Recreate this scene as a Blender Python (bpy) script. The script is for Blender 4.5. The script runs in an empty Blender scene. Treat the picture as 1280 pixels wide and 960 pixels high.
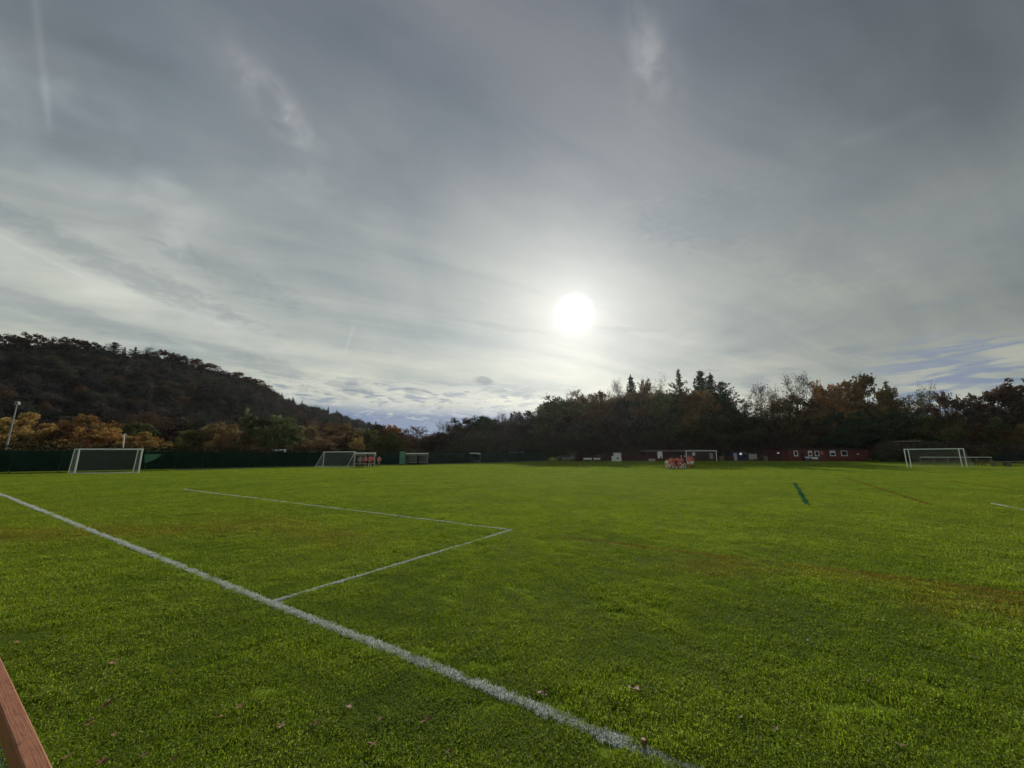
import bpy, bmesh, math, random
import numpy as np
from mathutils import Vector, Matrix
sc = bpy.context.scene
C = sc.collection
R = math.radians
rng = np.random.default_rng(7)
random.seed(7)

# ------------------------------------------------------------------ camera
FPX = 474.0; PITCH = math.atan(90/474); CAMH = 1.75
cam = bpy.data.cameras.new('camera'); cam.sensor_width = 36; cam.lens = FPX/1280*36
cam.clip_start = 0.02; cam.clip_end = 6000
co = bpy.data.objects.new('camera', cam); C.objects.link(co)
co.location = (0, 0, CAMH); co.rotation_euler = (R(90)+PITCH, 0, 0); sc.camera = co

# ------------------------------------------------------------------ exposure
sc.view_settings.view_transform = 'Standard'; sc.view_settings.look = 'None'
sc.view_settings.exposure = 0; sc.view_settings.gamma = 1
sc.cycles.max_bounces = 6; sc.cycles.transparent_max_bounces = 6
sc.cycles.use_denoising = True

# ------------------------------------------------------------------ sun
SUN_AZ, SUN_EL = 9.85, 20.98
SD = Vector((math.sin(R(SUN_AZ))*math.cos(R(SUN_EL)), math.cos(R(SUN_AZ))*math.cos(R(SUN_EL)), math.sin(R(SUN_EL))))
sl = bpy.data.lights.new('sun', 'SUN'); sl.energy = 4.6; sl.angle = R(1.0); sl.color = (1.0, 0.95, 0.86)
so = bpy.data.objects.new('sun', sl); C.objects.link(so)
so.rotation_euler = (-SD).to_track_quat('-Z', 'Y').to_euler(); so.location = (10, 40, 60)

# ------------------------------------------------------------------ small node language
class NT:
    def __init__(s, tree): s.t = tree; s.n = tree.nodes; s.l = tree.links
    def new(s, typ, **kw):
        n = s.n.new(typ)
        for k, v in kw.items(): setattr(n, k, v)
        return n
    def put(s, sock, v):
        if isinstance(v, V): v = v.s
        if isinstance(v, bpy.types.NodeSocket): s.l.new(v, sock)
        else: sock.default_value = v
    def m(s, op, *a, clamp=False):
        n = s.new('ShaderNodeMath', operation=op); n.use_clamp = clamp
        for i, v in enumerate(a): s.put(n.inputs[i], v)
        return V(s, n.outputs[0])
    def xyz(s, x, y, z):
        n = s.new('ShaderNodeCombineXYZ')
        for i, v in enumerate((x, y, z)): s.put(n.inputs[i], v)
        return V(s, n.outputs[0])
    def smooth(s, v, a, b, lo=0.0, hi=1.0):
        n = s.new('ShaderNodeMapRange', interpolation_type='SMOOTHSTEP')
        s.put(n.inputs[0], v); n.inputs[1].default_value = a; n.inputs[2].default_value = b
        n.inputs[3].default_value = lo; n.inputs[4].default_value = hi
        return V(s, n.outputs[0])
    def noise(s, vec, scale, detail=4, rough=.55, dist=0.0):
        n = s.new('ShaderNodeTexNoise'); s.put(n.inputs['Vector'], vec)
        n.inputs['Scale'].default_value = scale; n.inputs['Detail'].default_value = detail
        n.inputs['Roughness'].default_value = rough; n.inputs['Distortion'].default_value = dist
        return V(s, n.outputs['Fac'])
    def mix(s, f, a, b, blend='MIX'):
        n = s.new('ShaderNodeMix', data_type='RGBA', blend_type=blend)
        s.put(n.inputs[0], f)
        for i, v in ((6, a), (7, b)):
            if isinstance(v, tuple) and len(v) == 3: v = (*v, 1)
            s.put(n.inputs[i], v)
        return V(s, n.outputs[2])
    def ramp(s, f, stops):
        n = s.new('ShaderNodeValToRGB'); s.put(n.inputs[0], f); e = n.color_ramp.elements
        while len(e) < len(stops): e.new(0.5)
        for i, (p, c) in enumerate(stops): e[i].position = p; e[i].color = (*c, 1)
        return V(s, n.outputs[0])
class V:
    def __init__(s, nt, sock): s.nt = nt; s.s = sock
    def __add__(s, o): return s.nt.m('ADD', s, o)
    __radd__ = __add__
    def __sub__(s, o): return s.nt.m('SUBTRACT', s, o)
    def __rsub__(s, o): return s.nt.m('SUBTRACT', o, s)
    def __mul__(s, o): return s.nt.m('MULTIPLY', s, o)
    __rmul__ = __mul__
    def __truediv__(s, o): return s.nt.m('DIVIDE', s, o)

TH = PITCH
def ray(px, py):
    x = px-640; u = 480-py
    return Vector((x, -u*math.sin(TH)+FPX*math.cos(TH), u*math.cos(TH)+FPX*math.sin(TH)))

# ------------------------------------------------------------------ world: nishita sky under a thin cloud sheet
w = bpy.data.worlds.new('World'); sc.world = w; w.use_nodes = True
T = NT(w.node_tree); T.n.clear()
tc = T.new('ShaderNodeTexCoord'); D = tc.outputs['Generated']
sep = T.new('ShaderNodeSeparateXYZ'); T.l.new(D, sep.inputs[0])
dx, dy, dz = (V(T, sep.outputs[i]) for i in range(3))
el = T.m('ARCSINE', dz) * 57.2958
az = T.m('ARCTAN2', dx, dy) * 57.2958
dn = T.new('ShaderNodeVectorMath', operation='DOT_PRODUCT'); T.l.new(D, dn.inputs[0]); dn.inputs[1].default_value = SD
sa = T.m('ARCCOSINE', T.m('MINIMUM', V(T, dn.outputs['Value']), 0.999999)) * 57.2958
den = T.m('MAXIMUM', dz, 0.0) + 0.10
ux, uy = dx/den, dy/den                       # cloud sheet coordinates
ca, sn = math.cos(R(-28)), math.sin(R(-28))
rx = ux*ca - uy*sn; ry = ux*sn + uy*ca
sheet = T.noise(T.xyz(rx*0.45, ry*0.9, 0.0), 1.0, 3, .5, .6)
streak = T.noise(T.xyz(rx*0.30, ry*1.6, 3.0), 1.5, 5, .55, .8)
fine = T.noise(T.xyz(rx*1.2, ry*3.0, 9.0), 2.0, 5, .6, .7)
nish = T.new('ShaderNodeTexSky', sky_type='NISHITA'); nish.sun_disc = False
nish.sun_elevation = R(SUN_EL); nish.sun_rotation = R(SUN_AZ)
base = T.ramp(T.m('MAXIMUM', el, 0)/70.0, [
    (0.00, (.485, .505, .42)), (.10, (.49, .51, .44)), (.24, (.405, .435, .405)),
    (.45, (.290, .318, .325)), (.70, (.182, .200, .228)), (1.0, (.13, .145, .18))])
side = T.smooth(dx, 0.10, 0.80, 1.0, 0.58)
side2 = T.smooth(el, 2, 13, 1.0, 0.0)
side = side + (1.0-side)*side2*0.75
blot = T.noise(T.xyz(ux*1.1+5, uy*0.8, 21.0), 1.0, 4, .5, .3)
mod = (sheet-0.5)*0.55 + (streak-0.5)*0.70 + (fine-0.5)*0.22 + (blot-0.5)*0.95 + 1.0
amp = side*mod
halo = T.m('EXPONENT', sa*(-1/1.4))*0.7 + T.m('EXPONENT', sa*(-1/6.0))*0.25 + T.m('EXPONENT', sa*(-1/17.0))*0.20
disc = T.smooth(sa, 1.5, 3.1, 2.6, 0.0)
base = T.mix(T.smooth(mod, 1.08, .78), base, T.mix(1.0, base, (.915, .99, 1.065), 'MULTIPLY'))
base = T.mix(T.smooth(mod, 1.02, 1.3), base, T.mix(1.0, base, (1.03, 1.01, .95), 'MULTIPLY'))
cl = T.new('ShaderNodeVectorMath', operation='SCALE'); T.put(cl.inputs[0], base); T.put(cl.inputs['Scale'], amp)
def addc(col, f):
    a = T.new('ShaderNodeVectorMath', operation='SCALE'); a.inputs[0].default_value = col; T.put(a.inputs['Scale'], f)
    return a.outputs[0]
def vadd(a, b):
    n = T.new('ShaderNodeVectorMath', operation='ADD'); T.put(n.inputs[0], a); T.put(n.inputs[1], b); return n.outputs[0]
col = vadd(cl.outputs[0], addc((1.0, 1.0, .93), halo))
# warm milky light low under the sun
low = T.smooth(el, 3, 16, 1.0, 0.0) * T.m('EXPONENT', T.m('ABSOLUTE', az-12.0)*(-1/28.0))
col = vadd(col, addc((.05, .045, .0), low))
# wispy bright patches of thicker cirrus
def dirpx(px, py): return ray(px, py).normalized()
def blob(px, py, sx, sy, ang, amt, c, col, nsc=2.2):
    d = dirpx(px, py); a0 = math.degrees(math.atan2(d.x, d.y)); e0 = math.degrees(math.asin(d.z))
    k = math.cos(math.asin(d.z))
    a = (az-a0)*k; e = el-e0
    c_, s_ = math.cos(R(ang)), math.sin(R(ang))
    u = (a*c_+e*s_)/sx; v = (e*c_-a*s_)/sy
    g = T.m('EXPONENT', (u*u+v*v)*-1.0)
    n = T.smooth(T.noise(T.xyz(az*0.12+px, el*0.14, 1.0), nsc, 4, .5, .35), .30, .72)
    return vadd(col, addc(c, g*n*amt))
WH = (1.0, .98, .88)
col = blob(345, 135, 4.2, 1.7, -35, .24, WH, col)
col = blob(812, 75, 2.0, 4.0, 12, .17, WH, col)
col = blob(130, 210, 14, 4.5, -30, .16, WH, col, 1.2)
col = blob(60, 330, 14, 4.0, -8, .08, WH, col, 1.5)
col = blob(370, 230, 5, 2.2, 25, .07, WH, col)
col = blob(220, 395, 16, 2.0, -10, .12, WH, col, 1.6)
# contrails: straight lines on the cloud sheet
def sheetpt(px, py):
    d = dirpx(px, py); k = max(d.z, 0)+.10; return (d.x/k, d.y/k)
def contrail(p, q, wd, amt, col):
    (ax, ay), (bx, by) = sheetpt(*p), sheetpt(*q)
    L = math.hypot(bx-ax, by-ay); tx, ty = (bx-ax)/L, (by-ay)/L
    al = (ux-ax)*tx + (uy-ay)*ty
    ac = (uy-ay)*tx - (ux-ax)*ty + (fine-0.5)*wd*.9
    g = T.m('EXPONENT', (ac*ac)*(-1/(wd*wd)))
    m = T.smooth(al, -.12*L, .12*L) * T.smooth(al, L*.8, L*1.15, 1, 0)
    return vadd(col, addc(WH, g*m*amt*T.smooth(streak, .3, .55, .55, 1.0)))
col = contrail((40, -30), (62, 160), .007, .075, col)
col = contrail((443, 405), (431, 441), .010, .055, col)
col = contrail((-20, 285), (112, 350), .014, .05, col)
col = contrail((140, 360), (322, 420), .05, .035, col)
col = contrail((140, 425), (265, 436), .05, .09, col)
col = contrail((1180, 135), (1040, 185), .02, .018, col)
# gaps low in the sky: blue band, cumulus heads, small dark clouds
cn = T.noise(T.xyz(az*.22, el*.85, 4.0), 1.6, 7, .62, .5)
cn2 = T.noise(T.xyz(az*.10, el*.75, 14.0), 1.5, 6, .55, .8)
azL = T.smooth(az, -46, -30)*T.smooth(az, -2, 9, 1, 0)
band = T.smooth(el+(cn-.5)*9.0, 5.6, 7.8, 1, 0)*azL
patch = T.smooth(cn, .50, .60)*T.smooth(el, 5, 7)*T.smooth(el, 9.2, 12.0, 1, 0)*azL
azR = T.smooth(az, 40, 49)*T.smooth(az, 70, 80, 1, 0)
patR = T.smooth(cn2, .44, .60)*azR*T.smooth(el, 2, 4)*T.smooth(el, 10.0, 13.5, 1, 0)
white = T.smooth(cn, .50, .40)*T.smooth(el, 4.5, 7.5)*T.smooth(el, 8.6, 11.0, 1, 0)*azL
blue = T.ramp(el/16.0, [(0, (.22, .31, .45)), (.35, (.105, .175, .34)), (.7, (.20, .25, .34)), (1, (.25, .29, .35))])
col = T.mix(T.m('MINIMUM', band*.93+patch*.62+patR*.8, .95), col, blue)
col = T.mix(white*.75, col, (.66, .66, .60))
def darkcloud(px, py, sx, sy, amt, col, ang=-8):
    d = dirpx(px, py); a0 = math.degrees(math.atan2(d.x, d.y)); e0 = math.degrees(math.asin(d.z))
    a = (az-a0); e = el-e0
    wob = T.noise(T.xyz(az*.55+px, el*1.3, 2.0), 1.0, 6, .65, .6)-.5
    c_, s_ = math.cos(R(ang)), math.sin(R(ang))
    u = (a*c_+e*s_)/sx; v = (e*c_-a*s_)/sy
    g = T.smooth(u*u+v*v+wob*4.2, -.1, 1.5, 1.0, 0.0)
    return T.mix(g*amt, col, (.19, .235, .27))
for a in [(605, 477, 1.7, .75, .85), (520, 489, 2.2, .5, .6), (440, 485, 3.0, .8, .5), (1060, 437, 1.7, .55, .5),
          (1175, 380, 3.0, .5, .28), (945, 480, 1.7, 1.3, .55), (985, 461, 1.2, .25, .45), (640, 492, 4.0, .5, .45),
          (290, 440, 3.6, .8, .3), (340, 458, 4.6, 1.1, .35), (930, 265, 15, 4.0, .30), (1150, 300, 13, 4.5, .25), (170, 345, 13, 1.5, .38, -14), (300, 350, 9, 1.6, .30, -12), (90, 395, 12, 1.0, .30, -10), (620, 408, 7, .5, .18), (790, 412, 5, .4, .16), (890, 463, 1.4, .2, .3)]:
    col = darkcloud(*a[:5], col, *a[5:])
col = vadd(col, addc((1, 1, .96), disc))
bgN = T.new('ShaderNodeBackground'); T.l.new(nish.outputs[0], bgN.inputs[0]); bgN.inputs[1].default_value = 0.05
bgC = T.new('ShaderNodeBackground'); T.put(bgC.inputs[0], col); bgC.inputs[1].default_value = 1.0
mx = T.new('ShaderNodeMixShader'); mx.inputs[0].default_value = 0.94
T.l.new(bgN.outputs[0], mx.inputs[1]); T.l.new(bgC.outputs[0], mx.inputs[2])
wo = T.new('ShaderNodeOutputWorld'); T.l.new(mx.outputs[0], wo.inputs[0])
w.cycles.sampling_method = 'MANUAL'; w.cycles.sample_map_resolution = 1024

# ------------------------------------------------------------------ helpers
def sstep(a, b, x):
    t = min(1, max(0, (x-a)/(b-a))); return t*t*(3-2*t)
def gz(x, y):                                  # the field rises a little towards its far right end
    r = math.hypot(x, y); return 0.55*sstep(50, 110, r)*sstep(-32, 22, x)
def gz_np(x, y):
    ss = lambda a, b, v: (lambda t: t*t*(3-2*t))(np.clip((v-a)/(b-a), 0, 1))
    return 0.55*ss(50, 110, np.hypot(x, y))*ss(-32, 22, x)
def gp(px, py, z=0.0):
    r = ray(px, py); t = (z-CAMH)/r.z; return Vector((r.x*t, r.y*t, z))
def atY(px, py, Y):                            # world point seen at a pixel at depth Y
    r = ray(px, py); t = Y/r.y; return Vector((r.x*t, Y, CAMH+r.z*t))
def onY(px, Y):                                # ground point at depth Y in that column
    x = atY(px, 570, Y).x; return Vector((x, Y, gz(x, Y)))
def tag(o, label=None, cat=None, group=None, kind=None):
    if label: o['label'] = label
    if cat: o['category'] = cat
    if group: o['group'] = group
    if kind: o['kind'] = kind
    return o
def empty(name, loc, rz=0, label=None, cat=None, group=None):
    o = bpy.data.objects.new(name, None); C.objects.link(o); o.empty_display_size = .3
    o.location = loc; o.rotation_euler = (0, 0, rz); return tag(o, label, cat, group)
def linkmesh(name, me, parent=None, loc=None):
    o = bpy.data.objects.new(name, me); C.objects.link(o)
    if parent: o.parent = parent
    if loc is not None: o.location = loc
    return o
def np_mesh(name, verts, faces, mat=None, tint=None, smooth=False):
    """faces: list of (k, array Nxk) blocks or one array"""
    me = bpy.data.meshes.new(name)
    if not isinstance(faces, list): faces = [faces]
    faces = [np.asarray(f, dtype=np.int32) for f in faces if len(f)]
    verts = np.asarray(verts, dtype=np.float32)
    me.vertices.add(len(verts)); me.vertices.foreach_set('co', verts.ravel())
    loops = np.concatenate([f.ravel() for f in faces]); tot = np.concatenate([np.full(len(f), f.shape[1]) for f in faces])
    start = np.concatenate([[0], np.cumsum(tot)[:-1]])
    me.loops.add(len(loops)); me.loops.foreach_set('vertex_index', loops.astype(np.int32))
    me.polygons.add(len(tot)); me.polygons.foreach_set('loop_start', start.astype(np.int32))
    me.update(calc_edges=True)
    if tint is not None:
        a = me.attributes.new('tint', 'FLOAT', 'FACE'); a.data.foreach_set('value', np.asarray(tint, dtype=np.float32))
    if smooth: me.polygons.foreach_set('use_smooth', np.ones(len(tot), dtype=bool))
    for m_ in (mat if isinstance(mat, (list, tuple)) else [mat]):
        if m_: me.materials.append(m_)
    return me
class MB:
    """collects simple solids and builds one mesh object"""
    def __init__(s): s.v = []; s.f = []
    def add(s, vs, fs):
        b = len(s.v); s.v += [tuple(v) for v in vs]; s.f += [tuple(b+i for i in f) for f in fs]; return s
    def box(s, a, b):
        (x0, y0, z0), (x1, y1, z1) = a, b
        return s.add([(x0,y0,z0),(x1,y0,z0),(x1,y1,z0),(x0,y1,z0),(x0,y0,z1),(x1,y0,z1),(x1,y1,z1),(x0,y1,z1)],
                     [(3,2,1,0),(4,5,6,7),(0,1,5,4),(1,2,6,5),(2,3,7,6),(3,0,4,7)])
    def tube(s, p, q, r, r2=None, n=8):
        p, q = Vector(p), Vector(q); r2 = r if r2 is None else r2
        d = (q-p).normalized(); a = d.orthogonal().normalized(); b = d.cross(a)
        vs = [p+(a*math.cos(t)+b*math.sin(t))*r for t in [2*math.pi*i/n for i in range(n)]]
        vs += [q+(a*math.cos(t)+b*math.sin(t))*r2 for t in [2*math.pi*i/n for i in range(n)]]
        fs = [(i, (i+1) % n, n+(i+1) % n, n+i) for i in range(n)]+[tuple(range(n))[::-1], tuple(range(n, 2*n))]
        return s.add(vs, fs)
    def path(s, pts, r, n=8):
        for a, b in zip(pts[:-1], pts[1:]): s.tube(a, b, r, n=n)
        return s
    def prism(s, prof, ax, a, b):               # profile in the two other axes, extruded along ax
        n = len(prof); vs = []
        for t in (a, b):
            for (u, v) in prof: vs.append({0: (t, u, v), 1: (u, t, v), 2: (u, v, t)}[ax])
        fs = [(i, (i+1) % n, n+(i+1) % n, n+i) for i in range(n)]+[tuple(range(n))[::-1], tuple(range(n, 2*n))]
        return s.add(vs, fs)
    def mesh(s, name, mat, bevel=0):
        me = bpy.data.meshes.new(name); me.from_pydata(s.v, [], s.f); me.materials.append(mat)
        bm = bmesh.new(); bm.from_mesh(me)
        bmesh.ops.recalc_face_normals(bm, faces=bm.faces)
        if bevel: bmesh.ops.bevel(bm, geom=list(bm.edges), offset=bevel, segments=1, affect='EDGES')
        bm.to_mesh(me); bm.free(); return me
    def build(s, name, mat, parent=None, bevel=0):
        return linkmesh(name, s.mesh(name, mat, bevel), parent)

# ------------------------------------------------------------------ materials
def mat(name, build):
    m = bpy.data.materials.new(name); m.use_nodes = True
    t = NT(m.node_tree); t.n.clear(); out = t.new('ShaderNodeOutputMaterial')
    s = build(t)
    t.l.new(s, out.inputs[0]); return m
def pbr(t, c, rough=.7, spec=.3, bump=None, bstr=.3, bdist=.02, metal=0):
    p = t.new('ShaderNodeBsdfPrincipled')
    if isinstance(c, tuple) and len(c) == 3: c = (*c, 1)
    t.put(p.inputs['Base Color'], c); t.put(p.inputs['Roughness'], rough)
    p.inputs['Specular IOR Level'].default_value = spec; p.inputs['Metallic'].default_value = metal
    if bump is not None:
        b = t.new('ShaderNodeBump'); b.inputs['Strength'].default_value = bstr; b.inputs['Distance'].default_value = bdist
        t.put(b.inputs['Height'], bump); t.l.new(b.outputs[0], p.inputs['Normal'])
    return p.outputs[0]
def worn(name, c, rough=.6, var=.35, sc_=3.0, spec=.3, dirt=None, metal=0):
    """paint or board with uneven tone and wear"""
    def f(t):
        o = t.new('ShaderNodeTexCoord').outputs['Object']
        n1 = t.noise(o, sc_, 5, .6); n2 = t.noise(o, sc_*9, 4, .6)
        k = (n1-.5)*var*2+(n2-.5)*var+1.0
        a = t.new('ShaderNodeVectorMath', operation='SCALE'); a.inputs[0].default_value = c; t.put(a.inputs['Scale'], k)
        cc = t.mix(t.smooth(n1, .52, .75)*.45, a.outputs[0], dirt or tuple(v*.55 for v in c))
        return pbr(t, cc, rough, spec, n2, .25, .01, metal)
    return mat(name, f)
def leafmat(name, objcol=True, ramp=None, trans=.25):
    def f(t):
        at = t.new('ShaderNodeAttribute'); at.attribute_name = 'tint'
        oi = t.new('ShaderNodeObjectInfo')
        geo = t.new('ShaderNodeNewGeometry')
        c = V(t, oi.outputs['Color']) if objcol else t.ramp(V(t, oi.outputs['Random']), ramp)
        n = t.noise(geo.outputs['Position'], .35, 3, .6)
        k = (V(t, at.outputs['Fac'])*.75+.55)*(n*1.0+.5)
        a = t.new('ShaderNodeVectorMath', operation='SCALE'); t.put(a.inputs[0], c); t.put(a.inputs['Scale'], k)
        hs = t.new('ShaderNodeHueSaturation'); t.put(hs.inputs['Color'], a.outputs[0])
        t.put(hs.inputs['Hue'], V(t, at.outputs['Fac'])*.03+.485); hs.inputs['Saturation'].default_value = 1.0
        d = t.new('ShaderNodeBsdfDiffuse'); t.l.new(hs.outputs[0], d.inputs[0])
        tr = t.new('ShaderNodeBsdfTranslucent'); t.l.new(hs.outputs[0], tr.inputs[0])
        m = t.new('ShaderNodeMixShader'); m.inputs[0].default_value = trans
        t.l.new(d.outputs[0], m.inputs[1]); t.l.new(tr.outputs[0], m.inputs[2])
        return m.outputs[0]
    return mat(name, f)
M = {}
M['leaf'] = leafmat('foliage')
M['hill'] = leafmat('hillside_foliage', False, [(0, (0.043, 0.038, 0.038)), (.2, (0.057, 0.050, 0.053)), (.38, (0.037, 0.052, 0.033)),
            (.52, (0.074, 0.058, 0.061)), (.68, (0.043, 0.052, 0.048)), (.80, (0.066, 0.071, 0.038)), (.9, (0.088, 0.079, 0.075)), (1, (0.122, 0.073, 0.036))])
M['bark'] = worn('bark', (.06, .048, .038), .9, .5, 2.0, .1)
M['white'] = worn('white_painted_metal', (.84, .86, .85), .35, .12, 2.0, .5, (.42, .42, .38))
M['grey'] = worn('grey_metal', (.32, .33, .34), .45, .2, 2.0, .5)
M['wpanel'] = worn('white_panel', (.70, .71, .71), .5, .12, 1.2, .4, (.45, .45, .42))
M['net'] = worn('net_cord', (.34, .35, .34), .8, .2, 1.0, .1)
M['wood'] = worn('old_timber', (.17, .13, .09), .8, .4, 3.0, .2)
M['darkwood'] = worn('dark_stained_boards', (.035, .022, .018), .9, .3, 2, .1)
M['brick'] = worn('red_cladding', (.145, .042, .032), .8, .3, 1.0, .2, (.075, .022, .018))
M['brick2'] = worn('dull_red_wall', (.062, .026, .024), .85, .35, 1.0, .2)
M['roof'] = worn('dark_felt_roof', (.055, .03, .028), .9, .3, 1.0, .2)
M['greyroof'] = worn('grey_roof', (.18, .17, .17), .7, .25, 1.0, .3)
M['glass'] = mat('window_glass', lambda t: pbr(t, (.015, .018, .022), .08, .6))
M['shelter'] = worn('clouded_sheet', (.045, .065, .058), .25, .2, 1.0, .6)
M['black'] = worn('black_rubber', (.02, .02, .02), .7, .3, 3.0, .3)
M['blue'] = worn('dark_blue_panel', (.025, .032, .09), .5, .25, 1.5, .4)
M['tarp'] = worn('blue_tarpaulin', (.05, .10, .28), .5, .25, 2.0, .4)
M['pink'] = worn('pink_board', (.42, .13, .12), .7, .2, 2.0, .3)
M['pale'] = worn('pale_board', (.36, .33, .29), .7, .25, 2.0, .3)
M['lgreen'] = worn('light_green_sheet', (.10, .30, .19), .6, .3, 1.3, .3)
M['lamp'] = mat('lamp_glow', lambda t: (lambda e: (t.put(e.inputs[0], (.9, .95, 1, 1)), t.put(e.inputs[1], .6), e.outputs[0])[2])(t.new('ShaderNodeEmission')))
def f_screen(t):
    o = t.new('ShaderNodeTexCoord').outputs['Object']
    n = t.noise(o, .8, 4, .6); n2 = t.noise(o, 7, 3, .6)
    c = t.mix(t.smooth(n, .35, .7), (.006, .022, .016), (.012, .042, .030))
    c = t.mix(t.smooth(n2, .55, .8)*.35, c, (.03, .055, .04))
    d = pbr(t, c, .75, .15, n2, .2, .02)
    tr = t.new('ShaderNodeBsdfTranslucent'); t.put(tr.inputs[0], (.02, .06, .04, 1))
    m = t.new('ShaderNodeMixShader'); m.inputs[0].default_value = .2
    t.l.new(d, m.inputs[1]); t.l.new(tr.outputs[0], m.inputs[2]); return m.outputs[0]
M['screen'] = mat('green_windbreak_mesh', f_screen)

# grass colours shared by the ground sheet and the blades
def grass_col(t, P):
    big = t.noise(P, .055, 3, .55); mid = t.noise(P, .35, 4, .6); sm = t.noise(P, 1.6, 4, .6)
    sx = t.new('ShaderNodeSeparateXYZ'); t.put(sx.inputs[0], P); X, Y = V(t, sx.outputs[0]), V(t, sx.outputs[1])
    c = t.mix(t.smooth(mid+(sm-.5)*.5, .3, .72), (.112, .172, .018), (.170, .238, .026))
    c = t.mix(t.smooth(big, .40, .66)*.55, c, (.178, .216, .026))
    # dry and worn patches
    br = t.smooth(sm*.5+mid*.5, .555, .70)
    c = t.mix(br*.45, c, (.19, .145, .022))
    # mossy, bluish green damp patches
    c = t.mix(t.smooth(t.noise(P, .8, 4, .6), .58, .72)*.30, c, (.075, .135, .016))
    # worn pink-brown remains of older lines, along and across the pitch
    n_ = X*0.5363+Y*0.8440; u_ = X*-0.8440+Y*0.5363
    wob = (mid-.5)*.5+(sm-.5)*.22
    def strip(off, hw, lo, hi, f, colr, c):
        a = t.m('ABSOLUTE', n_+wob-off)
        m_ = t.smooth(a, hw*.25, hw, 1, 0)*t.smooth(u_, lo-1.5, lo+1.5)*t.smooth(u_, hi-2, hi+2, 1, 0)*t.smooth(sm, .34, .56, .25, 1.0)
        return t.mix(m_*f, c, colr)
    c = strip(8.00, .20, -16, 4.2, .75, (.17, .10, .035), c)
    c = strip(7.75, .6, -16, 1.0, .4, (.18, .12, .02), c)
    c = strip(6.9, .55, -14, -4.5, .28, (.16, .10, .03), c)
    c = strip(15.5, .9, -30, -9, .22, (.16, .11, .03), c)
    c = strip(5.4, 1.3, 6.5, 14, .42, (.20, .13, .035), c)
    # scuffed, muddier patches in and beside the goal area
    for (ax, ay, rad) in ((-9.9, 9.3, 1.6), (-7.4, 9.6, 1.3), (-12.6, 8.6, 1.8), (-4.6, 3.4, .5), (5.6, 4.9, .9), (3.2, 6.4, .7), (13.5, 9.0, 1.8)):
        dd = t.m('SQRT', (X-ax)*(X-ax)*.35+(Y-ay)*(Y-ay))+(sm-.5)*rad*1.6
        c = t.mix(t.smooth(dd, rad*.25, rad*1.05, .62, 0)*t.smooth(sm, .36, .56), c, (.175, .115, .035))
    return c
def f_ground(t):
    P = t.new('ShaderNodeNewGeometry').outputs['Position']
    c = grass_col(t, P)
    n = t.noise(P, 9.0, 5, .7); n2 = t.noise(P, 30, 3, .7)
    c = t.mix(t.smooth(n, .35, .65, .32, .0), c, (.022, .034, .008))
    g = t.noise(P, 2.6, 4, .7)
    bh = n*.6+n2*.4+g*.8
    return pbr(t, c, 1.0, 0.0, bh, .55, .06)
M['ground'] = mat('grass_field', f_ground)
def f_blade(t):
    P = t.new('ShaderNodeNewGeometry').outputs['Position']
    at = t.new('ShaderNodeAttribute'); at.attribute_name = 'tint'
    oi = t.new('ShaderNodeObjectInfo'); rnd = V(t, oi.outputs['Random'])
    c = grass_col(t, P)
    a = t.new('ShaderNodeVectorMath', operation='SCALE'); t.put(a.inputs[0], c)
    t.put(a.inputs['Scale'], (V(t, at.outputs['Fac'])*.5+.75)*(rnd*.34+.86))
    cc = t.mix(t.smooth(V(t, at.outputs['Fac']), .965, .97)*.75, a.outputs[0], (.30, .26, .11))
    cc = t.mix(t.smooth(V(t, at.outputs['Fac']), 1.5, 1.6), cc, t.mix(rnd, (.13, .19, .03), (.24, .30, .10)))
    p = t.new('ShaderNodeBsdfPrincipled'); t.put(p.inputs['Base Color'], cc); p.inputs['Roughness'].default_value = .75
    p.inputs['Specular IOR Level'].default_value = .06
    tr = t.new('ShaderNodeBsdfTranslucent'); t.put(tr.inputs[0], t.mix(1.0, cc, (1.6, 1.6, .6), 'MULTIPLY'))
    m = t.new('ShaderNodeMixShader'); m.inputs[0].default_value = .5
    t.l.new(p.outputs[0], m.inputs[1]); t.l.new(tr.outputs[0], m.inputs[2]); return m.outputs[0]
M['blade'] = mat('grass_blade', f_blade)
def f_wblade(t):
    at = t.new('ShaderNodeAttribute'); at.attribute_name = 'tint'
    c = t.mix(t.smooth(V(t, at.outputs['Fac']), .25, .3), (.11, .18, .02), (.80, .84, .84))
    p = t.new('ShaderNodeBsdfDiffuse'); t.put(p.inputs[0], c)
    tr = t.new('ShaderNodeBsdfTranslucent'); t.put(tr.inputs[0], c)
    m = t.new('ShaderNodeMixShader'); m.inputs[0].default_value = .25
    t.l.new(p.outputs[0], m.inputs[1]); t.l.new(tr.outputs[0], m.inputs[2]); return m.outputs[0]
M['wblade'] = mat('painted_grass_blade', f_wblade)
def f_line(t):
    P = t.new('ShaderNodeNewGeometry').outputs['Position']
    n = t.noise(P, 16, 4, .7)
    c = t.mix(t.smooth(n, .38, .62), (.18, .23, .10), (.44, .50, .43))
    return pbr(t, c, .9, .1, n, .6, .02)
M['line'] = mat('line_paint_on_turf', f_line)

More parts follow.
